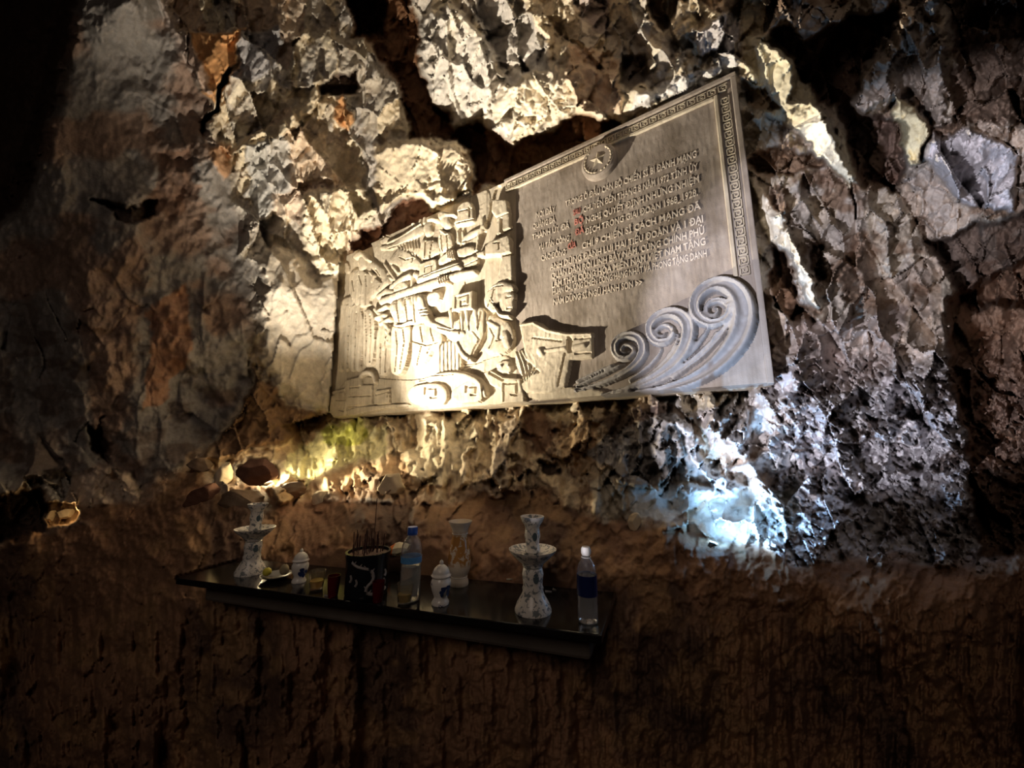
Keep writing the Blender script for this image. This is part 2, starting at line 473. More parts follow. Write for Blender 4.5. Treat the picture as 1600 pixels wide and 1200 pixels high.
# zone masks
def line_mask(pts, soft):
    """1 below the polyline"""
    xs = [p[0] for p in pts]; ys = [p[1] for p in pts]
    return sstep(-soft, soft, WY + 30 * fbm(GX / 70, GY / 25, 31, 3) - np.interp(WX, xs, ys))
m_low = line_mask([(-900, 880), (0, 840), (180, 790), (300, 740), (440, 775), (560, 770), (700, 775), (800, 765), (900, 780), (990, 815), (1060, 822), (1150, 850), (1230, 880), (1400, 885), (1540, 880), (2500, 800)], 16)
BOULD = chaikin([(-60, -90), (235, -90), (270, 40), (335, 190), (390, 380), (398, 560), (380, 625), (330, 690), (280, 735), (212, 768), (190, 735), (110, 745), (-200, 760), (-1500, 800), (-1500, -90)], 1)
sb_ = poly_sdf(BOULD, WX, WY)
m_left = sstep(-6, 10, sb_)
m_right = sstep(1180, 1215, WX) * (1 - m_low)

# relief of broken stone, large to small, running with the strata
def aniso(ang, sx, sy, wob=0.35):
    c, s = math.cos(ang), math.sin(ang)
    u = (GX * c + GY * s) / sx; v = (-GX * s + GY * c) / sy
    return u + wob * fbm(u, v, 41, 3), v + wob * fbm(u + 50, v, 43, 3)
u, v = aniso(-0.35, 95, 170); h1, c1, e1 = facets(u, v, 100, 1.3)
u, v = aniso(-0.25, 38, 75); h2_, c2, e2 = facets(u, v, 200, 1.5)
u, v = aniso(0.5, 17, 30); h3, c3, e3 = facets(u, v, 300, 1.6)
u, v = aniso(-0.9, 8, 15); h4, c4, e4 = facets(u, v, 400, 1.6)
sm = fbm(GX / 160, GY / 160, 51, 5)
fine = fbm(GX / 14, GY / 18, 61, 4)
flute = fbm(GX / 26, GY / 170, 71, 4)

central = (1 - m_low) * (1 - m_left)
ledge = sstep(630, 660, WY) * (1 - m_low) * sstep(420, 460, WX) * (1 - sstep(960, 1000, WX))
amp = central * (1 - 0.45 * ledge)
streak = fbm((GX * .82 + GY * .57) / 13, (-GX * .57 + GY * .82) / 75, 77, 4)
cl_ = sstep(760, 640, GX)          # calmer rock left of the plaque
disp = amp * ((0.17 - .08 * cl_) * h1 + (0.075 - .02 * cl_) * h2_ + (0.026 - .006 * cl_) * h3 + 0.007 * h4 + .035 * cl_ * streak)
disp += amp * 0.018 * fine - amp * 0.05 * np.exp(-e2 * 14) * (c2 > .5)
disp += ledge * (0.16 * flute + 0.05 * fine)
disp += m_left * (1 - m_low) * (0.22 * sm + 0.03 * h2_ * sstep(350, 520, GY) + 0.006 * h1 + 0.02 * fine + 0.004 * h3)
disp += m_low * (0.10 * sm + 0.10 * flute * sstep(900, 1000, GY) + 0.03 * fine + 0.012 * h3)
rough_r = m_right * sstep(520, 620, WY)
disp += rough_r * (0.07 * fbm(GX / 30, GY / 24, 81, 4) + 0.04 * h4 + 0.05 * np.abs(fbm(GX / 13, GY / 11, 82, 3)))
CALM = [([(405, 405), (438, 385), (470, 400), (500, 440), (535, 405), (533, 600), (520, 640), (470, 632), (425, 610), (408, 570), (402, 480)], .3),
 ([(295, 50), (385, 36), (378, 85), (347, 128), (330, 170), (312, 150), (298, 85)], .3), ([(586, 235), (640, 212), (716, 226), (736, 245), (640, 290), (600, 300)], .45),
 ([(1168, 55), (1200, 50), (1235, 78), (1246, 112), (1300, 195), (1335, 282), (1306, 272), (1230, 200), (1190, 170)], .35), ([(1176, 270), (1232, 368), (1281, 482), (1226, 402), (1180, 320)], .35),
 ([(1397, 140), (1425, 170), (1450, 208), (1442, 258), (1412, 235), (1394, 188)], .3), ([(985, 668), (1040, 640), (1062, 655), (1112, 735), (1112, 757), (1000, 758), (930, 725), (905, 700)], .4),
 ([(980, 755), (1112, 762), (1120, 775), (1045, 815), (1012, 800)], .3), ([(110, 60), (230, 90), (250, 300), (140, 310), (80, 230)], .45), ([(900, 70), (975, 140), (1040, 150), (965, 196), (905, 165)], .5),
 ([(440, 640), (620, 650), (600, 700), (460, 740)], 1.2)]
for P, am in CALM:
    m = sstep(-8, 12, poly_sdf(P, WX, WY)); disp = disp * (1 - m * (1 - am))
D = D + disp * (0.45 + 0.28 * D)

# colours of the stone itself, before shade and lamplight are painted in
C = np.zeros(GX.shape + (3,))
def setc(mask, col):
    global C
    C = C * (1 - mask[..., None]) + np.array(col) * mask[..., None]
C[:] = CREAM
k = fbm(GX / 60, GY / 90, 91, 4)
setc(sstep(.12, .3, k) * .8, GREY)
setc(((c2 > .72) * .6) * 1.0, GREY); setc(((c3 > .8) * .4), GREY); setc((c3 < .12) * .7, PALE); setc(((c1 > .8) * .6), PINKC)
setc((c4 > .92) * .4, DARK); setc(np.exp(-e3 * 16) * .22, BROWN)
setc(ledge * .8, (0.72, 0.58, 0.38)); setc(ledge * sstep(.05, .35, fine) * .7, BROWN)
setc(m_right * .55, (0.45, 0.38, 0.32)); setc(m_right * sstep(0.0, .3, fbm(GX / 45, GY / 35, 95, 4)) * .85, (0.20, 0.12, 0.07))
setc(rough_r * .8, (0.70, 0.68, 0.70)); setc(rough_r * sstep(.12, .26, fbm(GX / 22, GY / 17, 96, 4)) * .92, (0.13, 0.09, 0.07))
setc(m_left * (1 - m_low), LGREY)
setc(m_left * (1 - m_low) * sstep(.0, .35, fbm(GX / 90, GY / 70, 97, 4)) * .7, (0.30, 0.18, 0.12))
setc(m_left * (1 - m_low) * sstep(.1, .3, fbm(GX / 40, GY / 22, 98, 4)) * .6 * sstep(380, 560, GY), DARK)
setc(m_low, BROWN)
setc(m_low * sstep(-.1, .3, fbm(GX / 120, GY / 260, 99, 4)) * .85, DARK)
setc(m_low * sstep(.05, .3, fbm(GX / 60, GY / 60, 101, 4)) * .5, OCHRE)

# individual rocks, ridges and hollows: outline, offset (m, towards the lens < 0), tilt x, tilt y, colour, opacity, edge softness
FEAT = [
 # hollows over the plaque: earthy brown, darkened for their shade and the plaque's shadow
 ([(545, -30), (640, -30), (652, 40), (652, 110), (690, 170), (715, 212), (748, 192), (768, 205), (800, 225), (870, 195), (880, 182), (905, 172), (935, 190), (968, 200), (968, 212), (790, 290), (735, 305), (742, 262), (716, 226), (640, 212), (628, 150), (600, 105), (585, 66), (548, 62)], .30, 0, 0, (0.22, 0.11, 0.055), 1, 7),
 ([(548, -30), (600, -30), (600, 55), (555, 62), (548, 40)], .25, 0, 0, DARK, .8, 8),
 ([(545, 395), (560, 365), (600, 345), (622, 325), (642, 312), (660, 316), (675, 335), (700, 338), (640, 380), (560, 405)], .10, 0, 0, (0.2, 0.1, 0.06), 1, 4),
 # lit masses over the plaque
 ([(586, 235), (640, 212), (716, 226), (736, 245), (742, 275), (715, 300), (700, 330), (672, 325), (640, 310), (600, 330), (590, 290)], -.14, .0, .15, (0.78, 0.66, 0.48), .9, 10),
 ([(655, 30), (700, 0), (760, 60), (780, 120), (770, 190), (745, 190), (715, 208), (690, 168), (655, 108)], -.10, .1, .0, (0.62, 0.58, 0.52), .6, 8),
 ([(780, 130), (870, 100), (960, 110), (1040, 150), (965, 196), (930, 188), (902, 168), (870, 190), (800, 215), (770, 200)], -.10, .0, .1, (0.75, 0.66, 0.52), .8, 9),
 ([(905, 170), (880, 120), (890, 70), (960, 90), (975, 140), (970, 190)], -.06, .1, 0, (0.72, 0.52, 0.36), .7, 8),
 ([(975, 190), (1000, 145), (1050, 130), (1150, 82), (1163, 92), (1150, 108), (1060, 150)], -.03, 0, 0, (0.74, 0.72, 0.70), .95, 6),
 ([(740, -20), (800, -20), (860, 60), (850, 100), (800, 130), (760, 80)], .12, 0, 0, GREY, .8, 8),
 ([(880, -20), (950, -20), (960, 40), (955, 60), (920, 52), (905, 40)], .06, 0, 0, (0.36, 0.30, 0.28), .9, 6),
 ([(965, 85), (1005, 82), (1015, 120), (985, 140), (970, 130)], .10, 0, 0, (0.22, 0.18, 0.15), .9, 6),
 ([(1005, -20), (1090, -20), (1060, 20), (1030, 45), (1012, 30)], .12, 0, 0, DARK, .7, 8),
 ([(1090, 50), (1120, 22), (1155, 20), (1165, 80), (1130, 90), (1100, 85)], -.08, .2, 0, (0.66, 0.62, 0.62), .9, 6),
 # left of centre
 ([(405, 405), (438, 385), (470, 400), (500, 440), (535, 405), (533, 560), (520, 640), (470, 632), (425, 610), (408, 570), (402, 480)], -.10, .15, .05, (0.52, 0.46, 0.38), .9, 14),
 ([(480, 300), (560, 290), (590, 330), (545, 375), (532, 430), (500, 425), (470, 380)], -.10, .1, .1, (0.75, 0.66, 0.5), .8, 8),
 ([(360, 240), (395, 260), (460, 200), (515, 130), (500, 110), (440, 190), (385, 215)], -.09, .1, 0, (0.68, 0.58, 0.42), .9, 6),
 ([(385, 225), (450, 215), (458, 300), (430, 310), (420, 350), (380, 300)], -.04, .1, 0, (0.48, 0.47, 0.45), .85, 7),
 ([(295, 50), (385, 36), (378, 85), (347, 128), (330, 170), (312, 150), (298, 85)], -.10, .05, 0, ORANGE, 1, 5),
 ([(376, 40), (440, 45), (430, 110), (390, 130), (360, 120), (378, 85)], -.05, 0, 0, (0.38, 0.36, 0.36), 1, 6),
 ([(345, 118), (365, 105), (350, 160), (325, 215), (318, 200), (335, 165)], .22, 0, 0, DARK, .9, 5),
 ([(527, 158), (540, 144), (556, 180), (540, 207), (526, 190)], -.05, 0, 0, ORANGE, .95, 4),
 ([(337, 230), (358, 225), (356, 272), (342, 280), (335, 250)], -.03, 0, 0, (0.50, 0.29, 0.16), .95, 5),
 ([(500, 130), (555, 100), (562, 140), (530, 150), (505, 148)], .16, 0, 0, DARK, .9, 4),
 ([(236, -40), (262, -20), (275, 30), (320, 90), (330, 160), (300, 120), (262, 60)], -.05, 0, 0, (0.40, 0.32, 0.28), .8, 8),
 ([(225, 480), (290, 440), (300, 540), (260, 620), (220, 640), (235, 560)], .0, 0, 0, (0.42, 0.20, 0.10), .7, 18),
 ([(240, 240), (300, 230), (310, 300), (270, 350), (230, 320)], .04, 0, 0, (0.24, 0.13, 0.08), .7, 18),
 ([(138, 316), (175, 322), (245, 314), (250, 340), (200, 345), (165, 335)], .14, 0, 0, DARK, .8, 4),
 # hollow at the far left, its shade put into the dark colour
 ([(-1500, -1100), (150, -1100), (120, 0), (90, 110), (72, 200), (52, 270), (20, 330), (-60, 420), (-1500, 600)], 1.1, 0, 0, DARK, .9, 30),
 ([(-60, 775), (30, 765), (68, 770), (80, 792), (72, 825), (20, 850), (-60, 850)], .30, 0, 0, DARK, .9, 10),
 ([(72, 792), (88, 785), (116, 790), (118, 812), (95, 824), (76, 822)], .16, 0, 0, OCHRE, .9, 4),
 ([(140, 668), (165, 660), (180, 690), (170, 730), (150, 700)], .2, 0, 0, DARK, .9, 8),
 # underside of the boulder over the lamp pocket, painted dark for its shade
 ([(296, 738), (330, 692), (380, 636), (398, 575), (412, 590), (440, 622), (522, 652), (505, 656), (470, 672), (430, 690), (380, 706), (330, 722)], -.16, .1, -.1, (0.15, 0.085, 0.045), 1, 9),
 # pocket of the warm lamp and rocks round it, lamplight on the ledge painted yellow
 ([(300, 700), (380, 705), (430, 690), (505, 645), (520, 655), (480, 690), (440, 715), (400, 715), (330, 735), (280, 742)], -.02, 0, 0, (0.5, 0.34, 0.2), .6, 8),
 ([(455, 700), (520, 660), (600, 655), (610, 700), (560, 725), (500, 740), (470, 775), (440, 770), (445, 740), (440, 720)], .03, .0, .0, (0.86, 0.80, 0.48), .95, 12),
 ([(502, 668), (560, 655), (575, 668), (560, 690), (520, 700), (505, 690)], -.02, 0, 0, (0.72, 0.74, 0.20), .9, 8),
 ([(376, 728), (395, 716), (425, 716), (436, 730), (432, 752), (420, 764), (385, 764), (372, 750)], .22, 0, 0, (0.16, 0.07, 0.045), 1, 4),
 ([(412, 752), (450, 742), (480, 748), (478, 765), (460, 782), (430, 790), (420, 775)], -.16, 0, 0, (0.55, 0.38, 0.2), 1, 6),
 ([(560, 740), (600, 735), (620, 755), (615, 790), (570, 785), (565, 770)], -.10, .2, 0, (0.62, 0.56, 0.5), .8, 8),
 ([(600, 790), (640, 785), (648, 830), (630, 870), (600, 860), (605, 820)], .06, 0, 0, DARK, .7, 8),
 ([(500, 745), (600, 715), (605, 700), (630, 715), (680, 745), (700, 765), (600, 780), (520, 775)], -.03, 0, 0, (0.45, 0.27, 0.14), .7, 8),
 # folds of the ledge
 ([(655, 655), (740, 650), (745, 680), (728, 735), (690, 765), (640, 750), (628, 715), (650, 690)], -.06, .15, 0, (0.76, 0.66, 0.48), .9, 8),
 ([(738, 645), (752, 648), (742, 700), (738, 760), (722, 775), (728, 730), (738, 690)], -.12, 0, 0, (0.74, 0.62, 0.46), .95, 5),
 ([(790, 640), (812, 640), (808, 680), (796, 700), (790, 770), (765, 775), (752, 735), (770, 700), (782, 670)], -.12, .1, 0, (0.72, 0.60, 0.46), .95, 6),
 ([(812, 640), (860, 640), (870, 690), (850, 720), (835, 700), (815, 690)], .08, 0, 0, (0.26, 0.14, 0.08), .9, 7),
 ([(845, 725), (878, 722), (880, 745), (855, 750), (845, 740)], .16, 0, 0, DARK, .9, 5),
 ([(875, 680), (910, 650), (935, 660), (925, 720), (900, 740), (885, 720)], -.05, 0, 0, (0.62, 0.44, 0.26), .9, 7),
 ([(920, 745), (945, 732), (965, 740), (980, 770), (978, 800), (940, 812), (922, 790)], -.05, 0, 0, (0.60, 0.55, 0.45), .9, 8),
 # block lit cold from the right, lit faces whitened and shaded face greyed by colour
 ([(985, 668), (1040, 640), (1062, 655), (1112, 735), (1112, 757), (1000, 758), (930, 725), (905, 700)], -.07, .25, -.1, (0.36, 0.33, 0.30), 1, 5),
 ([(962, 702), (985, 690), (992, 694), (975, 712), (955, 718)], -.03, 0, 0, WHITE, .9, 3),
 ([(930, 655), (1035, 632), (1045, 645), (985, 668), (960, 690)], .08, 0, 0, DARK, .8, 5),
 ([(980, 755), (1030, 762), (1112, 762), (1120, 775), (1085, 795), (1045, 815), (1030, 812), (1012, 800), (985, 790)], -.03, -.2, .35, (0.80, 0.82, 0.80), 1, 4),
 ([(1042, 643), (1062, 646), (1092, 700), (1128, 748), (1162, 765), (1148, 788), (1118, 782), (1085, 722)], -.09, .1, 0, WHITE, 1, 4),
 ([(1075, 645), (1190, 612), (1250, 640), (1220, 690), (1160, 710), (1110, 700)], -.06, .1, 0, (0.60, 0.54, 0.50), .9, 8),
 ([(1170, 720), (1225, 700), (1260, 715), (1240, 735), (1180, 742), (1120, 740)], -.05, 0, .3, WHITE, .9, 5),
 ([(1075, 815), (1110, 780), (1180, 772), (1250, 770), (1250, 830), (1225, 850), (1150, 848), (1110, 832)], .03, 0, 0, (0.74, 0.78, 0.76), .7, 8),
 # right hand rocks, cavities and the unlit far right darkened by colour for shade
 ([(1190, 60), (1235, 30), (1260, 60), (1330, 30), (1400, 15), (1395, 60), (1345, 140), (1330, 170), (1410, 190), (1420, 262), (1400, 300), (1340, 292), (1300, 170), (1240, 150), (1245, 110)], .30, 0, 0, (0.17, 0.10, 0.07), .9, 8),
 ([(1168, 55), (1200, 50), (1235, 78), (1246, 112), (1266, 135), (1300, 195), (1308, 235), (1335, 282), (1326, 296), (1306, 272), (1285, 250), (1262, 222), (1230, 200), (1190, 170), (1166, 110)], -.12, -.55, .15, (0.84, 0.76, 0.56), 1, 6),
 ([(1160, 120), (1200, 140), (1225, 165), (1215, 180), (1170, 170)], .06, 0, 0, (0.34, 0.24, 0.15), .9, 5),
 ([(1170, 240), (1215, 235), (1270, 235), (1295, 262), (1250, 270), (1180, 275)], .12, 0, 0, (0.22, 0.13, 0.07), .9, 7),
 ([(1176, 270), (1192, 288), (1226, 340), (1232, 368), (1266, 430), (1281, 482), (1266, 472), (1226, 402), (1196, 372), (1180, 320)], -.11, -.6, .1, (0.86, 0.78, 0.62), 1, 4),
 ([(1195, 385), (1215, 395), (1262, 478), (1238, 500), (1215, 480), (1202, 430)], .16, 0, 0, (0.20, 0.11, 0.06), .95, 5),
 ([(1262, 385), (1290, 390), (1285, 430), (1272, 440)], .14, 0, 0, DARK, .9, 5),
 ([(1375, 35), (1410, 20), (1480, 50), (1480, 190), (1455, 195), (1420, 140), (1395, 150), (1340, 190), (1325, 160), (1360, 90)], -.12, .1, 0, (0.42, 0.35, 0.29), .8, 8),
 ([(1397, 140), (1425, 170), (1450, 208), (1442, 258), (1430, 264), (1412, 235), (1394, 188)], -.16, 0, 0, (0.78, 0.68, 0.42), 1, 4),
 ([(1395, 0), (1435, 8), (1430, 40), (1405, 45)], -.05, 0, 0, (0.75, 0.6, 0.45), .9, 5),
 ([(1455, 205), (1520, 200), (1575, 225), (1600, 240), (1580, 332), (1560, 325), (1500, 312), (1480, 290), (1450, 255)], -.10, 0, .1, (0.66, 0.62, 0.62), .95, 7),
 ([(1440, 380), (1600, 330), (1700, 330), (1700, 480), (1500, 480), (1480, 420)], .22, 0, 0, DARK, .8, 10),
 ([(1480, -60), (1800, -60), (1800, 200), (1600, 190), (1490, 195)], .10, 0, 0, (0.16, 0.10, 0.065), .9, 20),
 ([(1482, 470), (1492, 620), (1516, 740), (1534, 872), (1900, 900), (2300, 900), (2300, 300), (1600, 400)], .38, 0, 0, (0.26, 0.15, 0.09), .9, 10),  # far right past the beam's edge, its shade painted brown
 ([(1220, 500), (1280, 500), (1420, 480), (1400, 560), (1330, 610), (1240, 590)], -.02, .1, .1, (0.46, 0.38, 0.34), .7, 14),
 # brown foot of the right wall
 ([(985, 850), (1040, 822), (1100, 835), (1160, 856), (1300, 900), (1250, 960), (1100, 930), (1000, 900)], -.02, 0, 0, (0.28, 0.15, 0.08), .6, 10),
 ([(1270, 900), (1520, 905), (1560, 990), (1400, 1050), (1300, 980)], -.05, 0, 0, (0.36, 0.2, 0.11), .7, 30),
]
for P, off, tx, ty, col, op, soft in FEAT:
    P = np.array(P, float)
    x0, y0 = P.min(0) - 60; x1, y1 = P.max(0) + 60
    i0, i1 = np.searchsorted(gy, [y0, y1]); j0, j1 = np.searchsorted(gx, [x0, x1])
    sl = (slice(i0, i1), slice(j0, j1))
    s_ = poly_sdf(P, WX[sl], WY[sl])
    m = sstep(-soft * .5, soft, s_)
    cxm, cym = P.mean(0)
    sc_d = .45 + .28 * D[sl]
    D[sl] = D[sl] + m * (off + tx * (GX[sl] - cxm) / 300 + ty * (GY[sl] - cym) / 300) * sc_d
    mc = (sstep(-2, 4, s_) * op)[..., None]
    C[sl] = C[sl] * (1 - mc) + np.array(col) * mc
# nothing may stand in front of the plaque or of the shelf
PDg = PC / ((GX - 800) / F * PN[0] + (CP - (600 - GY) / F * SP) * PN[1])
# pixel rectangle of the plaque
inpl = poly_sdf([(535, 398), (1150, 108), (1236, 604), (516, 660)], GX, GY)
D = np.where(inpl > -4, np.maximum(D, PDg + 0.05), D)
xx = (GX - 800.0) / F; yy = (600.0 - GY) / F
den = xx * SNRM.x + (CP - yy * SP) * SNRM.y
kb = (sb + SNRM * .015); kb = kb.x * SNRM.x + kb.y * SNRM.y
insh = poly_sdf([(275, 903), (385, 873), (962, 925), (940, 993)], GX, GY)
above = poly_sdf([(375, 872), (400, 760), (960, 780), (965, 925)], GX, GY)
D = np.where((insh > -3), np.maximum(D, kb / den), D)
D = np.where((above > 0), np.maximum(D, (kb) / den), D)
# the lamp's sight line to the foot of the plaque stays clear
_l1 = np.array(LAMP1); _b1 = P3w(-.2, 0); _b2 = P3w(1.1, 0)
_n = np.cross(_b1 - _l1, _b2 - _l1); _n /= np.linalg.norm(_n)
cl = np.array([0, 0, CAMZ])
RX = xx; RY = CP - yy * SP; RZ = SP + yy * CP
dpl = ((_l1 - cl) @ _n) / (RX * _n[0] + RY * _n[1] + RZ * _n[2])
zone = sstep(430, 500, WX) * (1 - sstep(1150, 1200, GX)) * (GY > 590) * (1 - sstep(745, 815, WY)) * ((dpl > 0.5) & (dpl < 3.4))
D = D + zone * (np.maximum(D, dpl + .01 + .13 * np.clip((GY - 648) / 80, 0, 1) + .20 * np.abs(flute) + .16 * np.abs(fine) + .09 * (h3 + .5) + .14 * (h2_ + .7)) - D)
D = np.clip(D, 0.7, 6.0)
xr = (GX - 800) / F; yr = (600 - GY) / F
V = np.stack([xr * D, (CP - yr * SP) * D, (SP + yr * CP) * D + CAMZ], -1).reshape(-1, 3)
V[:, 2] = np.maximum(V[:, 2], -0.05)
ny, nx = GX.shape
idx = np.arange(ny * nx).reshape(ny, nx)
Q = np.stack([idx[1:, :-1], idx[1:, 1:], idx[:-1, 1:], idx[:-1, :-1]], -1)
region = np.zeros(GX.shape, int)                # 0 back, 1 left, 2 right, 3 front foot, 4 ceiling
region[m_right > .5] = 2
region[m_left > .5] = 1
region[m_low > .5] = 3
region[(GY < -150)] = 4
rq = region[:-1, :-1]
NMS = {0: ('wall_back', 'cream and grey broken limestone cave wall around the carved plaque'),
       1: ('wall_left', 'dim grey bulging cave rock on the left'),
       2: ('wall_right', 'rough rock wall right of the plaque, lit violet and blue'),
       3: ('wall_front', 'dark brown fluted rock under and beside the black shelf'),
       4: ('ceiling', 'rock overhead')}
for kk, (nm, lb) in NMS.items():
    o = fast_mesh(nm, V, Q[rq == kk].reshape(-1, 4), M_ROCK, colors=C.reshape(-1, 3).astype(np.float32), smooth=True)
    o['kind'] = 'structure'; o['label'] = lb
fl = mesh_obj('floor', [(-8, -5, 0), (8, -5, 0), (8, 6, 0), (-8, 6, 0)], [(0, 1, 2, 3)], simple('cave_floor_mud', (0.10, 0.06, 0.04), 0.8, noise=.4))
fl['kind'] = 'structure'; fl['label'] = 'dark trodden cave floor'


# ------------------------------------------------------------------ carved plaque
Z1 = lambda X, Y: (500 + X / 4.444, 260 + Y / 4.444)
Z2 = lambda X, Y: (500 + X / 4.444, 440 + Y / 4.444)
Z4 = lambda X, Y: (820 + X / 3.636, 400 + Y / 3.636)
Z5 = lambda X, Y: (660 + X / 6.667, 290 + Y / 6.667)
Z6 = lambda X, Y: (520 + X / 6.667, 300 + Y / 6.667)
S_TL, T_TL = pst(540, 402); S_TR, T_TR = pst(1147, 112); S_BR, T_BR = pst(1198, 596); S_BL, T_BL = pst(520, 655)
S0 = S_BL; S1 = pst(1206, 590)[0]; T0 = (T_BR + T_BL) / 2; T1 = (T_TL + T_TR) / 2
plaque = empty('carved_plaque', Vector((PU * (S0 + S1) / 2 + PN * PC).tolist()) + Vector((0, 0, T0)),
               'large grey stone plaque carved with soldiers, curling waves and cream inscription, set into the rock', 'plaque')
P_ORG = np.array(plaque.location)
def P3(s, t, h):
    """plaque point: s along, t height, h proud of the face (relative to the plaque empty)"""
    p = PU * s + PN * (PC - h)
    return np.array([p[0], p[1], t]) - P_ORG

def poly(name, fr, pts, h, edge=0.03, rnd=2, dome=0.0, mode='max'):
    return dict(k='p', name=name, pts=[pst(*fr(*p)) for p in chaikin(pts, rnd)] if rnd else [pst(*fr(*p)) for p in pts], h=h, e=edge, dome=dome, mode=mode)
def stroke(name, fr, pts, h, mode='max', flat=0.0):
    L = []
    for p in pts:
        a = fr(p[0], p[1]); b = fr(p[0] + (p[2] if len(p) > 2 else 10), p[1]); c = fr(p[0], p[1] + (p[2] if len(p) > 2 else 10))
        A, B, C_ = pst(*a), pst(*b), pst(*c)
        L.append((A[0], A[1], 0.5 * (math.dist(A, B) + math.dist(A, C_))))
    return dict(k='s', name=name, pts=L, h=h, mode=mode, flat=flat)
def smooth_path(pts, k=2):
    for _ in range(k):
        Qp = [pts[0]]
        for a, b in zip(pts[:-1], pts[1:]):
            Qp += [tuple(x * .75 + y * .25 for x, y in zip(a, b)), tuple(x * .25 + y * .75 for x, y in zip(a, b))]
        Qp.append(pts[-1]); pts = Qp
    return pts
ident = lambda x, y: (x, y)
R = []
# ---- ground masses of the carved scene
R.append(poly('carved_ground', Z2, [(150, 640), (640, 700), (830, 640), (1000, 620), (1150, 540), (1330, 500), (1340, 640), (1160, 650), (1180, 840), (880, 862), (300, 900), (130, 900)], .02, .04))
R.append(poly('carved_ground', Z6, [(190, 720), (240, 600), (330, 500), (560, 410), (620, 340), (830, 290), (960, 270), (1000, 700), (960, 1000), (640, 1100), (470, 1100), (200, 900)], .018, .04))
R.append(poly('carved_ground', Z5, [(0, 350), (150, 270), (210, 190), (500, 90), (720, 20), (700, 330), (660, 420), (560, 700), (0, 800)], .018, .03))
R.append(poly('shadow_recess', Z6, [(262, 650), (300, 560), (350, 515), (400, 525), (430, 590), (450, 710), (400, 690), (340, 620)], -.05, .01, mode='min'))  # recesses cut deep to stand for dark shadows beside the carving
R.append(poly('shadow_recess', Z5, [(770, 0), (830, 0), (800, 110), (760, 260), (740, 330), (690, 460), (650, 440), (700, 300), (720, 160)], -.05, .008, 1, mode='min'))
R.append(poly('shadow_recess', Z5, [(630, 490), (675, 480), (650, 560), (600, 700), (565, 695)], -.04, .008, 1, mode='min'))
# ---- figures on the left
R.append(stroke('carved_figure', Z6, [(325, 730, 48), (330, 780, 42)], .07))
R.append(poly('carved_hat', Z6, [(245, 690), (290, 640), (330, 630), (375, 665), (440, 735), (380, 740), (340, 680), (290, 710), (255, 715)], .085, .02))
R.append(poly('carved_figure', Z6, [(190, 870), (270, 800), (380, 850), (460, 900), (560, 980), (500, 1050), (400, 1130), (420, 1200), (260, 1200), (190, 1050)], .06, .06))
R.append(stroke('carved_figure', Z6, [(440, 770, 30), (540, 850, 36), (580, 950, 36), (500, 1040, 30)], .07))
R.append(stroke('carved_figure', Z6, [(420, 850, 14), (460, 890, 14), (440, 950, 10)], .085))
R.append(poly('carved_cloak', Z6, [(90, 760), (180, 730), (185, 860), (120, 840)], .03, .02))
R.append(poly('carved_figure', Z2, [(130, 155), (240, 90), (300, 200), (315, 330), (300, 600), (150, 610), (135, 400)], .045, .06))
for x in (165, 205, 250, 285):
    R.append(stroke('robe_fold', Z2, smooth_path([(x, 180, 14), (x - 6, 380, 18), (x - 10, 600, 20)]), .058))
R.append(poly('carved_figure', Z2, [(318, 215), (350, 195), (385, 205), (405, 300), (392, 560), (355, 605), (315, 570)], .07, .04))
R.append(poly('carved_figure', Z2, [(405, 300), (490, 290), (520, 400), (505, 640), (400, 670)], .05, .05))
R.append(stroke('rope_coil', Z2, [(400, 200, 12), (440, 240, 16), (470, 300, 14), (500, 340, 12), (490, 400, 12), (460, 470, 12)], .075))
R.append(stroke('rope_coil', Z2, [(480, 350, 12), (510, 390, 12), (500, 430, 10), (475, 400, 8)], .075))
for a, b in (((430, 210), (480, 180)), ((410, 260), (470, 240)), ((440, 300), (500, 270))):
    R.append(stroke('rope_coil', Z2, [(*a, 12), (*b, 14)], .08))
# crossing net and arms
for a, b in (((560, 760), (670, 920)), ((590, 860), (560, 960)), ((640, 780), (700, 850)), ((600, 900), (680, 930))):
    R.append(stroke('carved_net', Z6, [(*a, 14), (*b, 12)], .05))
R.append(poly('carved_figure', Z6, [(680, 620), (720, 590), (900, 700), (960, 780), (930, 850), (830, 800), (740, 840), (690, 760), (580, 760)], .05, .05))
R.append(stroke('carved_arm', Z6, [(880, 870, 26), (940, 900, 30), (1000, 880, 26)], .07))
R.append(stroke('carved_arm', Z6, [(640, 1000, 26), (740, 930, 34), (830, 880, 26), (860, 900, 18), (850, 1000, 14)], .075))
R.append(stroke('carved_arm', Z6, [(500, 1100, 22), (590, 1040, 28), (660, 1060, 22)], .075))
R.append(poly('carved_figure', Z6, [(660, 1000), (740, 930), (810, 960), (820, 1030), (720, 1070), (660, 1060)], .07, .03))
for k in range(8):
    x = 690 + k * 30
    R.append(stroke('grass_tuft', Z6, [(x, 560 - k * 6, 6), (x + 14, 600, 9), (x + 8 - k, 650 + (k % 3) * 12, 6)], .045))
R.append(stroke('carved_arch', Z6, smooth_path([(710, 690, 8), (790, 735, 10), (880, 700, 8)]), .05))
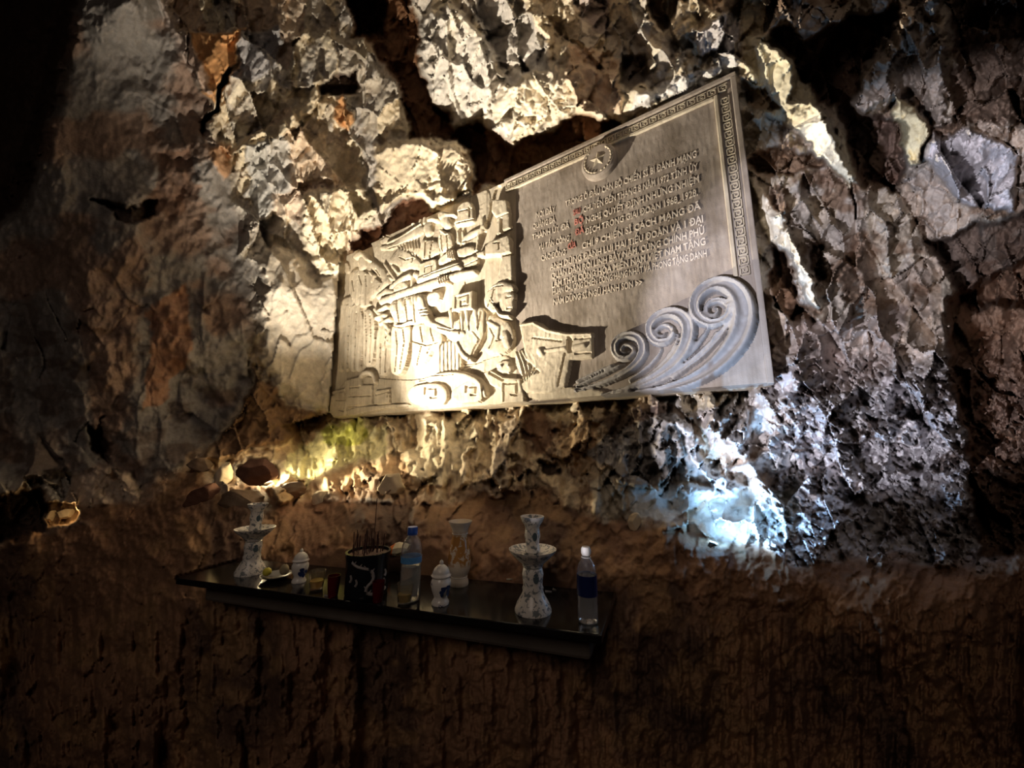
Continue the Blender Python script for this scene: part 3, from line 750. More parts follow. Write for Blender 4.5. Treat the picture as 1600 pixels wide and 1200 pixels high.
# rifle over the shoulders, disc, upper soldiers
R.append(stroke('carved_rifle', Z6, [(530, 590, 18), (640, 580, 26), (760, 500, 44), (930, 410, 44)], .055))
R.append(stroke('carved_rifle', Z6, [(590, 550, 8), (740, 480, 10), (940, 350, 10)], .06))
R.append(stroke('carved_disc', Z6, [(545, 480, 46), (560, 500, 46)], .055))
R.append(stroke('carved_disc', Z6, [(520, 500, 14), (560, 490, 10)], .03, mode='min'))
for x in (850, 930, 970): R.append(stroke('carved_post', Z6, [(x, 280, 16), (x - 4, 330, 18)], .045))
R.append(stroke('carved_head', Z5, [(85, 450, 52), (90, 490, 44)], .085))
R.append(stroke('carved_cap', Z5, [(100, 385, 16), (150, 375, 18), (190, 385, 14)], .10))
R.append(stroke('carved_head', Z5, [(270, 380, 56), (290, 430, 44)], .095))
R.append(poly('carved_cap', Z5, [(200, 330), (240, 290), (330, 320), (390, 325), (380, 350), (300, 350), (220, 400)], .11, .02))
R.append(poly('carved_figure', Z5, [(0, 580), (60, 570), (170, 590), (200, 640), (200, 720), (80, 790), (0, 770)], .06, .05))
R.append(poly('carved_figure', Z5, [(185, 520), (240, 480), (340, 520), (345, 660), (300, 700), (210, 720)], .075, .04))
R.append(stroke('carved_arm', Z5, [(225, 490, 12), (275, 530, 12)], .09))
R.append(poly('banner', Z5, [(385, 260), (450, 195), (530, 180), (560, 260), (570, 380), (560, 410), (440, 440), (345, 440), (400, 350)], .075, .015, 1))
R.append(poly('banner_slot', Z5, [(510, 250), (530, 255), (535, 350), (520, 365)], .0, .005, 0, mode='min'))
R.append(poly('banner_slot', Z5, [(495, 95), (508, 95), (510, 180), (498, 185)], -.02, .005, 0, mode='min'))
for x in (390, 440): R.append(stroke('carved_post', Z5, [(x, 500, 18), (x + 5, 600, 20)], .05))
R.append(stroke('carved_rail', Z5, [(450, 570, 26), (520, 520, 30), (600, 480, 26)], .05))
R.append(stroke('carved_rail', Z5, [(640, 370, 20), (640, 440, 20), (600, 520, 18), (580, 680, 12)], .045))
R.append(poly('carved_rail', Z5, [(370, 690), (450, 650), (560, 640), (570, 710), (400, 770)], .055, .02, 1))
R.append(poly('carved_glove', Z5, [(190, 780), (300, 700), (360, 690), (370, 770), (200, 860)], .07, .02, 1))
for k in range(4): R.append(stroke('finger', Z5, [(290 + k * 20, 700 + k * -2, 7), (305 + k * 20, 780, 8)], .085))
R.append(poly('stepped_scroll', Z5, [(0, 830), (150, 780), (175, 790), (190, 900), (0, 990)], .07, .012, 0))
R.append(stroke('scroll_line', Z5, [(60, 920, 4), (60, 870, 4), (130, 850, 4), (135, 940, 4)], .055, mode='min'))
R.append(stroke('carved_barrel', Z5, [(0, 1000, 34), (180, 930, 40), (330, 870, 42), (400, 860, 34), (425, 880, 26)], .085))
R.append(poly('panel_block', Z5, [(280, 800), (420, 790), (600, 720), (600, 850), (440, 880), (380, 830)], .05, .02, 1))
R.append(stroke('cannon_barrel', Z1, [(450, 945, 20), (560, 905, 24), (700, 860, 26), (830, 815, 26), (1000, 760, 22), (1090, 745, 16)], .09))
for k in range(5): R.append(stroke('tassel', Z1, [(850 + k * 16, 785 - k * 3, 4), (858 + k * 16, 830 - k * 3, 4)], .105))
# central soldier
R.append(poly('soldier_torso', Z1, [(520, 950), (600, 920), (690, 900), (745, 890), (770, 1000), (800, 1080), (690, 1105), (560, 1120), (500, 1000)], .09, .05))
for a in ((545, 985), (600, 960), (650, 950), (690, 930)): R.append(stroke('pouch', Z1, [(*a, 24), (a[0] + 6, a[1] + 30, 26)], .105))
R.append(poly('carved_sleeve', Z1, [(700, 910), (740, 900), (765, 990), (800, 1080), (860, 1110), (800, 1130), (730, 1090), (700, 1010)], .10, .03))
R.append(poly('carved_hand', Z1, [(760, 890), (860, 870), (850, 940), (800, 980), (765, 970)], .07, .02))
R.append(poly('soldier_leg', Z2, [(520, 330), (560, 300), (660, 300), (655, 430), (612, 630), (560, 662), (515, 640), (522, 460)], .095, .05))
R.append(poly('soldier_leg', Z2, [(660, 295), (770, 300), (850, 330), (880, 420), (830, 470), (800, 480), (755, 560), (700, 600), (655, 600), (662, 440)], .075, .06))
R.append(stroke('belt', Z2, [(545, 320, 10), (600, 318, 12), (665, 290, 12)], .11))
# kneeling figure right of him and drapery
R.append(poly('kneeling_figure', Z2, [(800, 260), (920, 240), (960, 290), (1000, 250), (1060, 260), (1090, 190), (1165, 185), (1180, 310), (1140, 420), (1060, 560), (990, 500), (960, 430), (900, 400), (860, 330), (700, 290)], .07, .05))
R.append(stroke('carved_rifle', Z2, [(760, 280, 20), (880, 340, 26), (960, 370, 26), (1020, 370, 22)], .09))
for x in (930, 1000, 1040, 1100): R.append(stroke('sharp_leaf', Z2, [(x, 215, 22), (x + 10, 280, 16), (x + 16, 350, 4)], .085))
R.append(poly('drapery', Z2, [(835, 440), (960, 395), (1010, 560), (985, 640), (835, 655)], .055, .02))
for k in range(6): R.append(stroke('drapery_fold', Z2, [(850 + k * 26, 440 - k * 5, 7), (852 + k * 26, 640, 9)], .068))
R.append(stroke('carved_arm', Z2, [(975, 440, 16), (1020, 520, 20), (1070, 550, 16)], .09))
# square scroll blocks
def sq_scroll(name, fr, c, hgt):
    R.append(poly(name, fr, c, hgt, .008, 0))
    a, b, d, e = [np.array(q, float) for q in c]
    def ip(u_, v_): return tuple((a * (1 - u_) + b * u_) * (1 - v_) + (e * (1 - u_) + d * u_) * v_)
    pts = [ip(.2, .8), ip(.2, .2), ip(.8, .2), ip(.8, .75), ip(.45, .75), ip(.45, .5), ip(.62, .5)]
    rw = 0.05 * float(np.linalg.norm(b - a))
    R.append(stroke('scroll_line', fr, [(p[0], p[1], rw) for p in pts], hgt - .018, mode='min'))
sq_scroll('square_scroll', Z1, [(948, 912), (1090, 876), (1090, 1005), (945, 1018)], .10)
R.append(stroke('scroll_line', Z1, [(1010, 800, 4), (1010, 890, 4)], -.01, mode='min'))
R.append(poly('cross_block', Z5, [(765, 175), (905, 180), (930, 310), (800, 360), (750, 300)], .11, .008, 0))
R.append(poly('cross_block', Z5, [(800, 358), (930, 310), (935, 465), (870, 490), (800, 540)], .09, .008, 0))
R.append(poly('cross_slot', Z5, [(835, 365), (865, 362), (865, 500), (835, 505)], .01, .004, 0, mode='min'))
R.append(poly('cross_block', Z5, [(735, 610), (925, 545), (950, 600), (955, 720), (860, 745), (690, 750), (690, 660)], .12, .008, 0))
R.append(stroke('scroll_line', Z5, [(780, 630, 5), (835, 620, 6), (835, 690, 8)], .08, mode='min'))
R.append(poly('cross_arm', Z5, [(590, 720), (690, 690), (830, 705), (820, 745), (600, 760)], .07, .01, 0))
R.append(poly('cross_block', Z5, [(830, 760), (955, 740), (965, 1010), (800, 1035), (850, 780)], .085, .01, 0))
# helmeted head
R.append(poly('carved_helmet', Z5, [(690, 1180), (720, 1110), (790, 1040), (880, 1015), (970, 1040), (1000, 1090), (970, 1130), (880, 1130), (860, 1200), (760, 1330), (690, 1290), (680, 1230)], .14, .07))
R.append(poly('carved_face', Z1, [(1285, 885), (1340, 880), (1372, 890), (1372, 930), (1362, 950), (1368, 985), (1345, 1030), (1300, 1050), (1262, 1020), (1262, 950)], .115, .03))
R.append(stroke('eye', Z1, [(1320, 925, 7), (1345, 922, 6)], .085, mode='min'))
R.append(stroke('mouth', Z1, [(1325, 1000, 5), (1352, 998, 4)], .09, mode='min'))
R.append(stroke('chin_strap', Z1, [(1215, 930, 8), (1240, 990, 10), (1275, 1045, 12), (1340, 1055, 12)], .15))
R.append(poly('soldier_shoulder', Z2, [(1175, 230), (1260, 260), (1340, 300), (1365, 400), (1345, 480), (1250, 520), (1150, 500), (1180, 400)], .09, .06))
R.append(stroke('carved_collar', Z2, [(1190, 290, 16), (1260, 330, 20), (1250, 420, 18), (1190, 480, 18)], .11))
R.append(stroke('carved_hand', Z2, [(1300, 380, 36), (1320, 440, 30)], .115))
# wheels, arches and blocks along the foot
def wheel(fr, outline, sp, hgt):
    R.append(poly('scroll_wheel', fr, outline, hgt, .03, 2))
    R.append(stroke('scroll_line', fr, sp, hgt - .025, mode='min'))
wheel(Z2, [(620, 740), (760, 708), (870, 712), (912, 770), (902, 840), (860, 864), (650, 868)], [(755, 780, 7), (755, 745, 7), (830, 745, 8), (832, 805, 8), (795, 808, 7)], .075)
wheel(Z2, [(930, 760), (1010, 715), (1090, 670), (1160, 720), (1172, 800), (1120, 848), (940, 850)], [(1040, 770, 7), (1040, 735, 7), (1105, 735, 8), (1108, 790, 8), (1075, 790, 7)], .08)
R.append(stroke('carved_arch', Z2, smooth_path([(780, 690, 10), (850, 655, 16), (950, 645, 20), (1060, 665, 22), (1140, 710, 22), (1165, 790, 16)]), .10))
R.append(poly('square_scroll', Z2, [(1155, 640), (1205, 618), (1290, 668), (1410, 680), (1440, 820), (1440, 850), (1270, 850), (1270, 750), (1200, 720)], .09, .01, 0))
R.append(stroke('scroll_line', Z2, [(1295, 830, 6), (1295, 715, 7), (1385, 705, 9), (1385, 790, 9), (1350, 790, 7)], .05, mode='min'))
R.append(stroke('scroll_line', Z2, [(1200, 640, 8), (1290, 690, 9)], .05, mode='min'))
R.append(poly('carved_rivets', Z2, [(1230, 560), (1340, 550), (1350, 640), (1250, 640)], .07, .02, 1))
for x in (1275, 1325): R.append(stroke('rivet', Z2, [(x, 590, 14), (x + 1, 592, 12)], .095))
R.append(poly('ribbed_hose', Z2, [(1365, 495), (1450, 475), (1540, 560), (1545, 640), (1455, 715), (1370, 600)], .06, .02, 1))
for k in range(5):
    R.append(stroke('hose_rib', Z2, smooth_path([(1375 + k * 22, 495 - k * 4, 7), (1400 + k * 26, 560 - k * 6, 9), (1420 + k * 26, 640 - k * 12, 8), (1440 + k * 12, 710 - k * 10, 6)]), .085))
R.append(poly('corner_scroll', Z2, [(60, 850), (100, 800), (140, 770), (205, 765), (207, 900), (200, 945), (150, 965), (100, 930)], .07, .02, 1))
R.append(stroke('scroll_line', Z2, [(140, 825, 5), (200, 825, 5), (190, 900, 5), (155, 890, 5), (160, 870, 5)], .05, mode='min'))
R.append(poly('foot_band', Z2, [(205, 880), (400, 860), (620, 845), (650, 866), (400, 895), (210, 945)], .05, .015, 1))
R.append(poly('foot_block', Z2, [(90, 770), (190, 740), (190, 690), (300, 660), (300, 720), (380, 720), (380, 860), (210, 880)], .055, .012, 0))
R.append(stroke('carved_arch', Z2, smooth_path([(300, 720, 10), (298, 660, 12), (340, 630, 14), (390, 645, 14), (404, 700, 12)]), .08))
R.append(stroke('scroll_line', Z2, [(340, 660, 5), (370, 665, 5), (368, 690, 5)], .05, mode='min'))
R.append(poly('foot_block', Z2, [(400, 760), (500, 745), (505, 850), (405, 858)], .06, .01, 0))
R.append(stroke('scroll_line', Z2, [(410, 790, 4), (495, 765, 5), (490, 800, 4)], .04, mode='min'))
# gun mounting that runs into the panel
R.append(poly('gun_mount', Z4, [(-20, 385), (60, 375), (95, 385), (140, 420), (250, 442), (392, 440), (395, 578), (330, 590), (270, 600), (242, 745), (150, 780), (20, 780), (-20, 740), (40, 690), (95, 660), (20, 600)], .08, .012, 0))
R.append(stroke('mount_rim', Z4, [(-10, 400, 8), (60, 388, 9), (140, 432, 9), (250, 455, 8), (385, 452, 8)], .095))
R.append(stroke('mount_bolt', Z4, [(100, 545, 22), (110, 560, 20)], .115))
R.append(stroke('mount_rod', Z4, [(130, 545, 12), (240, 530, 12)], .10))
R.append(stroke('mount_rod', Z4, [(290, 530, 20), (350, 515, 18)], .11))
R.append(poly('mount_slot', Z4, [(248, 470), (272, 465), (285, 490), (275, 520), (285, 555), (250, 555)], .03, .01, 1, mode='min'))
R.append(poly('foot_band', Z4, [(10, 745), (240, 745), (440, 760), (480, 800), (300, 806), (20, 825)], .05, .015, 1))
# waves
def wave(pts, hgt, nm='wave_crest'): R.append(stroke(nm, Z4, smooth_path(pts), hgt, flat=.35))
wave([(520, 800, 12), (800, 765, 26), (1000, 695, 46), (1140, 585, 62), (1235, 450, 70), (1255, 310, 70), (1205, 200, 60), (1100, 160, 48), (1000, 210, 42), (960, 300, 36), (1000, 375, 30), (1080, 398, 26), (1150, 360, 24), (1165, 300, 20)], .10)
wave([(1165, 300, 20), (1130, 262, 20), (1070, 262, 20), (1030, 300, 18), (1040, 345, 16), (1085, 350, 14), (1105, 315, 12), (1085, 300, 8)], .085, 'wave_curl')
wave([(450, 795, 10), (640, 745, 20), (800, 665, 32), (900, 565, 40), (940, 455, 44), (930, 375, 42), (865, 325, 36), (780, 335, 32), (715, 390, 28), (715, 460, 24), (760, 500, 22), (820, 490, 20), (850, 450, 16)], .09)
wave([(850, 450, 16), (840, 410, 14), (795, 395, 14), (755, 420, 14), (755, 455, 12), (790, 465, 10), (805, 440, 7)], .075, 'wave_curl')
wave([(300, 765, 10), (460, 725, 16), (600, 655, 24), (672, 580, 28), (680, 510, 28), (645, 460, 26), (580, 450, 24), (525, 480, 22), (508, 535, 20), (540, 585, 18), (595, 588, 16), (630, 550, 14)], .075)
wave([(630, 550, 14), (615, 515, 12), (575, 505, 11), (548, 535, 11), (565, 562, 9), (590, 550, 6)], .065, 'wave_curl')
for pts in ([(600, 795, 8), (820, 690, 20), (980, 590, 26), (1090, 480, 26), (1150, 400, 18), (1165, 350, 8)],
            [(700, 720, 8), (860, 630, 16), (970, 530, 18), (1030, 440, 14), (1045, 415, 8)],
            [(560, 770, 8), (740, 670, 16), (830, 570, 16), (870, 490, 12), (875, 450, 6)],
            [(600, 710, 8), (700, 640, 14), (765, 570, 12), (780, 530, 8)],
            [(800, 740, 6), (930, 640, 12), (1040, 530, 14), (1090, 440, 10)],
            [(300, 740, 8), (420, 690, 12), (520, 640, 14), (560, 620, 8)],
            [(300, 715, 8), (400, 670, 12), (500, 625, 10)]):
    wave(pts, .06, 'wave_ripple')

for fr, ln in [
  (Z2, [(222, 190), (214, 380), (208, 600)]), (Z2, [(268, 220), (262, 420), (256, 600)]), (Z2, [(340, 230), (348, 400), (340, 590)]), (Z2, [(372, 240), (380, 400), (370, 560)]),
  (Z2, [(440, 430), (436, 640)]), (Z2, [(478, 420), (470, 630)]), (Z2, [(560, 350), (572, 460), (556, 630)]), (Z2, [(610, 340), (620, 430), (590, 610)]), (Z2, [(545, 320), (600, 330), (660, 312)]),
  (Z2, [(720, 320), (740, 420), (700, 580)]), (Z2, [(790, 330), (815, 420), (770, 500)]), (Z2, [(660, 420), (760, 450), (840, 430)]), (Z2, [(850, 330), (930, 350), (1000, 340)]), (Z2, [(1085, 355), (1128, 408), (1088, 480), (1060, 550)]),
  (Z2, [(1200, 330), (1230, 390), (1200, 470)]), (Z2, [(1250, 420), (1300, 400)]), (Z2, [(995, 230), (998, 370)]), (Z2, [(1140, 220), (1120, 330)]),
  (Z1, [(720, 1010), (770, 1000)]), (Z1, [(728, 1030), (782, 1018)]), (Z1, [(738, 1050), (796, 1040)]), (Z1, [(560, 940), (580, 1090)]), (Z1, [(620, 930), (640, 1090)]), (Z1, [(680, 915), (690, 1090)]),
  (Z1, [(1240, 870), (1225, 930), (1195, 985)]), (Z1, [(1225, 960), (1290, 1030)]), (Z1, [(1195, 880), (1240, 850), (1300, 845)]),
  (Z6, [(300, 880), (330, 980), (310, 1180)]), (Z6, [(370, 880), (380, 1000), (370, 1180)]), (Z6, [(230, 930), (250, 1050), (240, 1190)]), (Z6, [(480, 820), (540, 920), (520, 1000)]), (Z6, [(600, 600), (700, 570), (850, 500)]), (Z6, [(560, 470), (600, 480)]),
  (Z6, [(800, 620), (860, 680), (850, 740)]), (Z6, [(720, 690), (780, 720), (860, 700)]), (Z5, [(60, 600), (50, 760)]), (Z5, [(130, 600), (100, 770)]), (Z5, [(230, 540), (240, 700)]), (Z5, [(290, 540), (300, 680)]),
  (Z5, [(400, 300), (540, 270)]), (Z5, [(370, 420), (560, 380)]), (Z5, [(300, 880), (420, 840)]), (Z5, [(60, 970), (240, 900), (380, 850)]), (Z5, [(440, 600), (590, 530)]), (Z5, [(440, 860), (590, 790)]),
  (Z2, [(700, 690), (820, 660), (960, 650)]), (Z2, [(1000, 580), (1130, 560)]), (Z2, [(230, 740), (290, 735)]), (Z2, [(220, 800), (370, 795)]), (Z2, [(210, 870), (600, 845)]),
  (Z4, [(20, 600), (90, 665)]), (Z4, [(240, 560), (200, 740)]), (Z4, [(60, 470), (220, 490)]), (Z4, [(300, 480), (380, 470)]), (Z4, [(300, 560), (385, 555)])]:
    R.append(stroke('carved_line', fr, [(x, y, 4.2 if fr in (Z1, Z2) else 5.5) for x, y in ln], .022, mode='cut'))
CELL = 0.005
ns = int((S1 - S0) / CELL) + 1; nt_ = int((T1 - T0) / CELL) + 1
gs = np.linspace(S0, S1, ns); gt = np.linspace(T0, T1, nt_)
GS, GT = np.meshgrid(gs, gt)
H = np.zeros(GS.shape); OWN = np.zeros(GS.shape, int)
names = ['plaque_face']
def blend(sl, d_h, mask, i, mode):
    if mode == 'max':
        m = mask & (d_h > H[sl]); Hs = H[sl]; Hs[m] = d_h[m]; OWN[sl][m] = i
    elif mode == 'cut':
        H[sl][mask] -= d_h[mask]
    else:
        m = mask & (d_h < H[sl]); Hs = H[sl]; Hs[m] = d_h[m]
for ft in R:
    A = np.array([p[:2] for p in ft['pts']])
    pad = max([p[2] for p in ft['pts']]) if ft['k'] == 's' else 0.01
    i0, i1 = np.searchsorted(gt, [A[:, 1].min() - pad, A[:, 1].max() + pad]); j0, j1 = np.searchsorted(gs, [A[:, 0].min() - pad, A[:, 0].max() + pad])
    if i1 <= i0 or j1 <= j0: continue
    sl = (slice(i0, i1), slice(j0, j1)); X, Y = GS[sl], GT[sl]
    if ft['mode'] == 'max':
        names.append(ft['name']); oi = len(names) - 1
    else: oi = 0
    if ft['k'] == 'p':
        s_ = poly_sdf(ft['pts'], X, Y)
        q = np.clip(s_ / ft['e'], 0, 1)
        if ft['mode'] == 'max':
            hh = ft['h'] * (0.70 + 0.30 * np.sqrt(1 - (1 - q) ** 2))
        else: hh = np.full(X.shape, ft['h'])
        blend(sl, hh, s_ > 0, oi, ft['mode'])
    else:
        best = np.full(X.shape, -1.0)
        P = ft['pts']
        for a, b in zip(P[:-1], P[1:]):
            ex, ey = b[0] - a[0], b[1] - a[1]; l2 = ex * ex + ey * ey + 1e-12
            t = np.clip(((X - a[0]) * ex + (Y - a[1]) * ey) / l2, 0, 1)
            d = np.sqrt((X - a[0] - t * ex) ** 2 + (Y - a[1] - t * ey) ** 2)
            rr = a[2] + (b[2] - a[2]) * t
            best = np.maximum(best, 1 - d / rr)
        if ft['mode'] == 'max':
            q = np.clip(best, 0, 1)
            if ft['flat']:
                # cove: raised rims along both edges, shallow channel between
                prof = np.where(q < .38, .25 + .75 * np.sqrt(np.clip(q / .38, 0, 1)), 1 - .42 * sstep(.38, .9, q))
            else:
                prof = np.sqrt(1 - (1 - q) ** 2) * .5 + .5
            blend(sl, ft['h'] * prof, best > 0, oi, 'max')
        else:
            blend(sl, np.full(X.shape, ft['h']), best > 0, oi, ft['mode'])
# scale of relief, chisel texture
wv = np.array([n_.startswith('wave') for n_ in names])[OWN]
for _ in range(2):
    Hb = (H + np.roll(H, 1, 0) + np.roll(H, -1, 0) + np.roll(H, 1, 1) + np.roll(H, -1, 1)) / 5
    H = np.where(wv, Hb, H)
pan_s0 = pst(800, 400)[0]
H = H * np.where(GS > pst(760, 470)[0], .36, .50)
H = np.where(wv, H * 1.7, H)
tex = 0.0022 * fbm(GS * 60, GT * 60, 7, 3)
H = H + tex * (OWN > 0) + 0.0015 * fbm(GS * 90, GT * 30, 8, 2)
Hf = H.copy(); Hf[0, :] = -.06; Hf[-1, :] = -.06; Hf[:, 0] = -.06; Hf[:, -1] = -.06
PV = (PU[None, None, :] * GS[..., None] + PN[None, None, :] * (PC - Hf)[..., None]); PV[..., 2] = GT
PV = (PV - P_ORG).reshape(-1, 3)
idx = np.arange(GS.size).reshape(GS.shape)
Qp = np.stack([idx[:-1, :-1], idx[:-1, 1:], idx[1:, 1:], idx[1:, :-1]], -1)
# a face belongs to the highest carving touching it
oc = np.stack([OWN[:-1, :-1], OWN[:-1, 1:], OWN[1:, 1:], OWN[1:, :-1]], -1); hc = np.stack([H[:-1, :-1], H[:-1, 1:], H[1:, 1:], H[1:, :-1]], -1)
of = np.take_along_axis(oc, hc.argmax(-1)[..., None], -1)[..., 0]
pan_s = pst(806, 400)[0]
for i, nm in enumerate(names):
    sel = of == i
    if sel.sum() < 12: continue
    mat = M_WAVE if nm.startswith('wave') else M_SLAB
    if i == 0:
        colsel = np.broadcast_to((gs[:-1] > pan_s)[None, :], sel.shape)
        fast_mesh('relief_background', PV, Qp[sel & ~colsel], M_SLAB, plaque, smooth=40)
        fast_mesh('inscription_panel', PV, Qp[sel & colsel], M_PANEL, plaque, smooth=40)
    else:
        fast_mesh(nm, PV, Qp[sel], mat, plaque, smooth=40)

def pbox(name, s0, s1, t0, t1, h0, h1, mat, bev=0.004, parent=plaque):
    V_, F_ = box_vf(s0, s1, h0, h1, t0, t1)
    V_ = [P3(a, c, b) for a, b, c in V_]
    o = mesh_obj(name, V_, F_, mat, parent)
    if bev:
        m_ = o.modifiers.new('bevel', 'BEVEL'); m_.width = bev; m_.segments = 2
    return o
pbox('slab', S0, S1, T0, T1, -.16, -.055, M_SLAB, .006)
# raised border: outer lip, fret band, inner bead
fs = pst(789, 340)[0]
FT_B = pst(1190, 425)[1]
bw = .062
pbox('border_lip', fs, S1 + .004, T1 - .018, T1 + .004, -.05, .014, M_PANEL)
pbox('border_lip', S1 - .018, S1 + .006, T0, T1 - .018, -.05, .014, M_PANEL)
pbox('border_bead', fs + .01, S1 - bw - .03, T1 - bw - .030, T1 - bw - .012, -.004, .013, M_SLAB)
pbox('border_bead', S1 - bw - .03, S1 - bw - .012, FT_B, T1 - bw - .012, -.004, .013, M_SLAB)
FV, FF = [], []
def key_box(s0, s1, t0, t1):
    a, f_ = box_vf(s0, s1, -.002, .009, t0, t1)
    n0 = len(FV); FV.extend(P3(p, r_, q) for p, q, r_ in a); FF.extend(tuple(x + n0 for x in f) for f in f_)
def fret(orig, du, dv, sgn):
    """one meander key drawn in a 1x1 cell with bars"""
    bars = [(0, 0, .9, .12), (.78, 0, .9, .8), (.3, .68, .9, .8), (.3, .3, .42, .8), (.3, .3, .62, .42), (0, 0, .12, 1.0), (0, .9, 1.0, 1.0)]
    for (a, b, c, d) in bars:
        if sgn == 0: key_box(orig[0] + a * du, orig[0] + c * du, orig[1] + b * dv, orig[1] + d * dv)
        else: key_box(orig[0] + b * dv, orig[0] + d * dv, orig[1] + a * du, orig[1] + c * du)
cell = .040
n = int((S1 - fs - .03) / (cell * 1.12))
for k in range(n): fret((fs + .01 + k * cell * 1.12, T1 - bw - .006), cell, cell * .9, 0)
n2 = int((T1 - FT_B - .08) / (cell * 1.12))
for k in range(n2): fret((S1 - bw - .004, FT_B + k * cell * 1.12), cell, cell * .9, 1)
o = mesh_obj('fret_band', FV, FF, M_SLAB, plaque); o['kind'] = 'stuff'
# medallion
ms, mt = pst(938, 257)
mr = .098
def disc(name, r, h0, h1, bev, mat, nn=40, sx=1.0):
    Vd = []; rings = [(r, h0), (r, h1 - bev), (r - bev, h1), (0.001, h1)]
    for (rr, hh) in rings:
        for k in range(nn):
            a = 2 * PI * k / nn; Vd.append(P3(ms + rr * math.cos(a), mt + rr * math.sin(a), hh))
    Fd = []
    for i in range(3):
        for k in range(nn): Fd.append((i * nn + k, i * nn + (k + 1) % nn, (i + 1) * nn + (k + 1) % nn, (i + 1) * nn + k))
    return mesh_obj(name, Vd, Fd, mat, med, 40)
med = bpy.data.objects.new('medallion', None); COL.objects.link(med); med.parent = plaque
disc('disc', mr, -.01, .042, .012, M_PANEL)
st = []
for k in range(10):
    a = PI / 2 + k * PI / 5; r_ = .055 if k % 2 == 0 else .023
    st.append((ms + r_ * math.cos(a), mt + r_ * math.sin(a)))
Vs = [P3(a, b, .040) for a, b in st] + [P3(ms, mt, .056)]
mesh_obj('star', Vs, [(k, (k + 1) % 10, 10) for k in range(10)], M_SLAB, med)
for sgn in (-1, 1):
    for k in range(9):
        a = -PI / 2 + sgn * (0.25 + k * .27); rr = .074
        c0 = np.array([ms + rr * math.cos(a), mt + rr * math.sin(a)]); tdir = np.array([-math.sin(a), math.cos(a)]) * sgn; nd = np.array([math.cos(a), math.sin(a)])
        q = [c0 - tdir * .012, c0 + nd * .008, c0 + tdir * .014, c0 - nd * .008]
        mesh_obj('laurel_leaf', [P3(*p, .041) for p in q] + [P3(*c0, .050)], [(0, 1, 4), (1, 2, 4), (2, 3, 4), (3, 0, 4)], M_SLAB, med)
# inscription
def text_line(name, body, p0, p1, cap, mat, h=.0035):
    cu = bpy.data.curves.new(name, 'FONT'); cu.body = body; cu.size = 1.0; cu.extrude = .02; cu.offset = 0.012; cu.resolution_u = 2
    to = bpy.data.objects.new(name, cu); COL.objects.link(to)
    bpy.context.view_layer.update()
    dg = bpy.context.evaluated_depsgraph_get()
    me = bpy.data.meshes.new_from_object(to.evaluated_get(dg)); COL.objects.unlink(to); bpy.data.objects.remove(to)
    co = np.zeros(len(me.vertices) * 3); me.vertices.foreach_get('co', co); co = co.reshape(-1, 3)
    x0, x1 = co[:, 0].min(), co[:, 0].max()
    a = np.array(pst(*p0)); b = np.array(pst(*p1))
    ux = (co[:, 0] - x0) / (x1 - x0)
    s_ = a[0] + ux * (b[0] - a[0]); t_ = a[1] + ux * (b[1] - a[1]) + co[:, 1] / .70 * cap
    hh = np.where(co[:, 2] > 0, h, -.004)
    out = PU[None] * s_[:, None] + PN[None] * (PC - hh)[:, None]; out[:, 2] = t_
    out -= P_ORG
    me.vertices.foreach_set('co', out.astype(np.float32).ravel()); me.update()
    me.materials.clear(); me.materials.append(mat)
    o = bpy.data.objects.new(name, me); COL.objects.link(o); o.parent = plaque
    return o
CAPH = .0345
LINES = [
 ('NƠI ĐÂY', (838, 341), (868, 331)), ('TRONG Ở ĐẦU CÁN BỘ CHIẾN SĨ BÍ ĐÁNH MẠNG', (884, 323), (1089, 245)),
 ('QUẢNG ĐÀ', (833, 358), (868, 347)), ('CHUYỂN ĐẾN THÁNG 8 NĂM 1972 TỈNH ỦY', (912, 332), (1091, 265)),
 ('THÀNH ỦY ĐÃ', (832, 375), (890, 356)), ('NGHỊ QUYẾT ĐỊNH NHỮNG NHIỆM', (916, 349), (1093, 284)),
 ('VỤ TẤN CÔNG', (842, 391), (890, 376)), ('ĐỊCH TRONG GIAI ĐOẠN 1968_1928.', (915, 367), (1091, 305)),
 ('CÁC ĐỒNG', (846, 408), (884, 398)), ('CHÍ 9 CHIẾN SĨ CÁCH MẠNG ĐÃ', (910, 389), (1095, 326)),
 ('ANH DŨNG ĐÁNH LUI HAI TIỂU ĐOÀN VÀ 1 ĐẠI', (860, 422), (1099, 347)),
 ('QUÂN DÂN RÒI LÍNH BẢY NĂM, CÙNG CHÍNH PHỦ', (862, 436), (1101, 365)),
 ('LÂM THỜI CỘNG HÒA MIỀN NAM VIỆT NAM TẶNG', (863, 450), (1103, 382)),
 ('HUÂN CHƯƠNG CHIẾN CÔNG HẠNG NHẤT VÀ PHONG TẶNG DANH', (864, 461), (1105, 401)),
 ('NĂM DŨNG SĨ NGŨ HÀNH SƠN >>', (865, 477), (1004, 446)),
]
for body, p0, p1 in LINES: text_line('inscription_line', body, p0, p1, CAPH, M_LETTER)
for body, p0, p1 in [('SAU', (896, 337), (907, 333)), ('BỘ', (898, 352), (912, 347)), ('ĐÃ', (899, 368), (913, 363)), ('CỦA', (888, 390), (900, 386))]:
    o = text_line('red_letters', body, p0, p1, CAPH, M_RED); o['label'] = 'faded red letters'


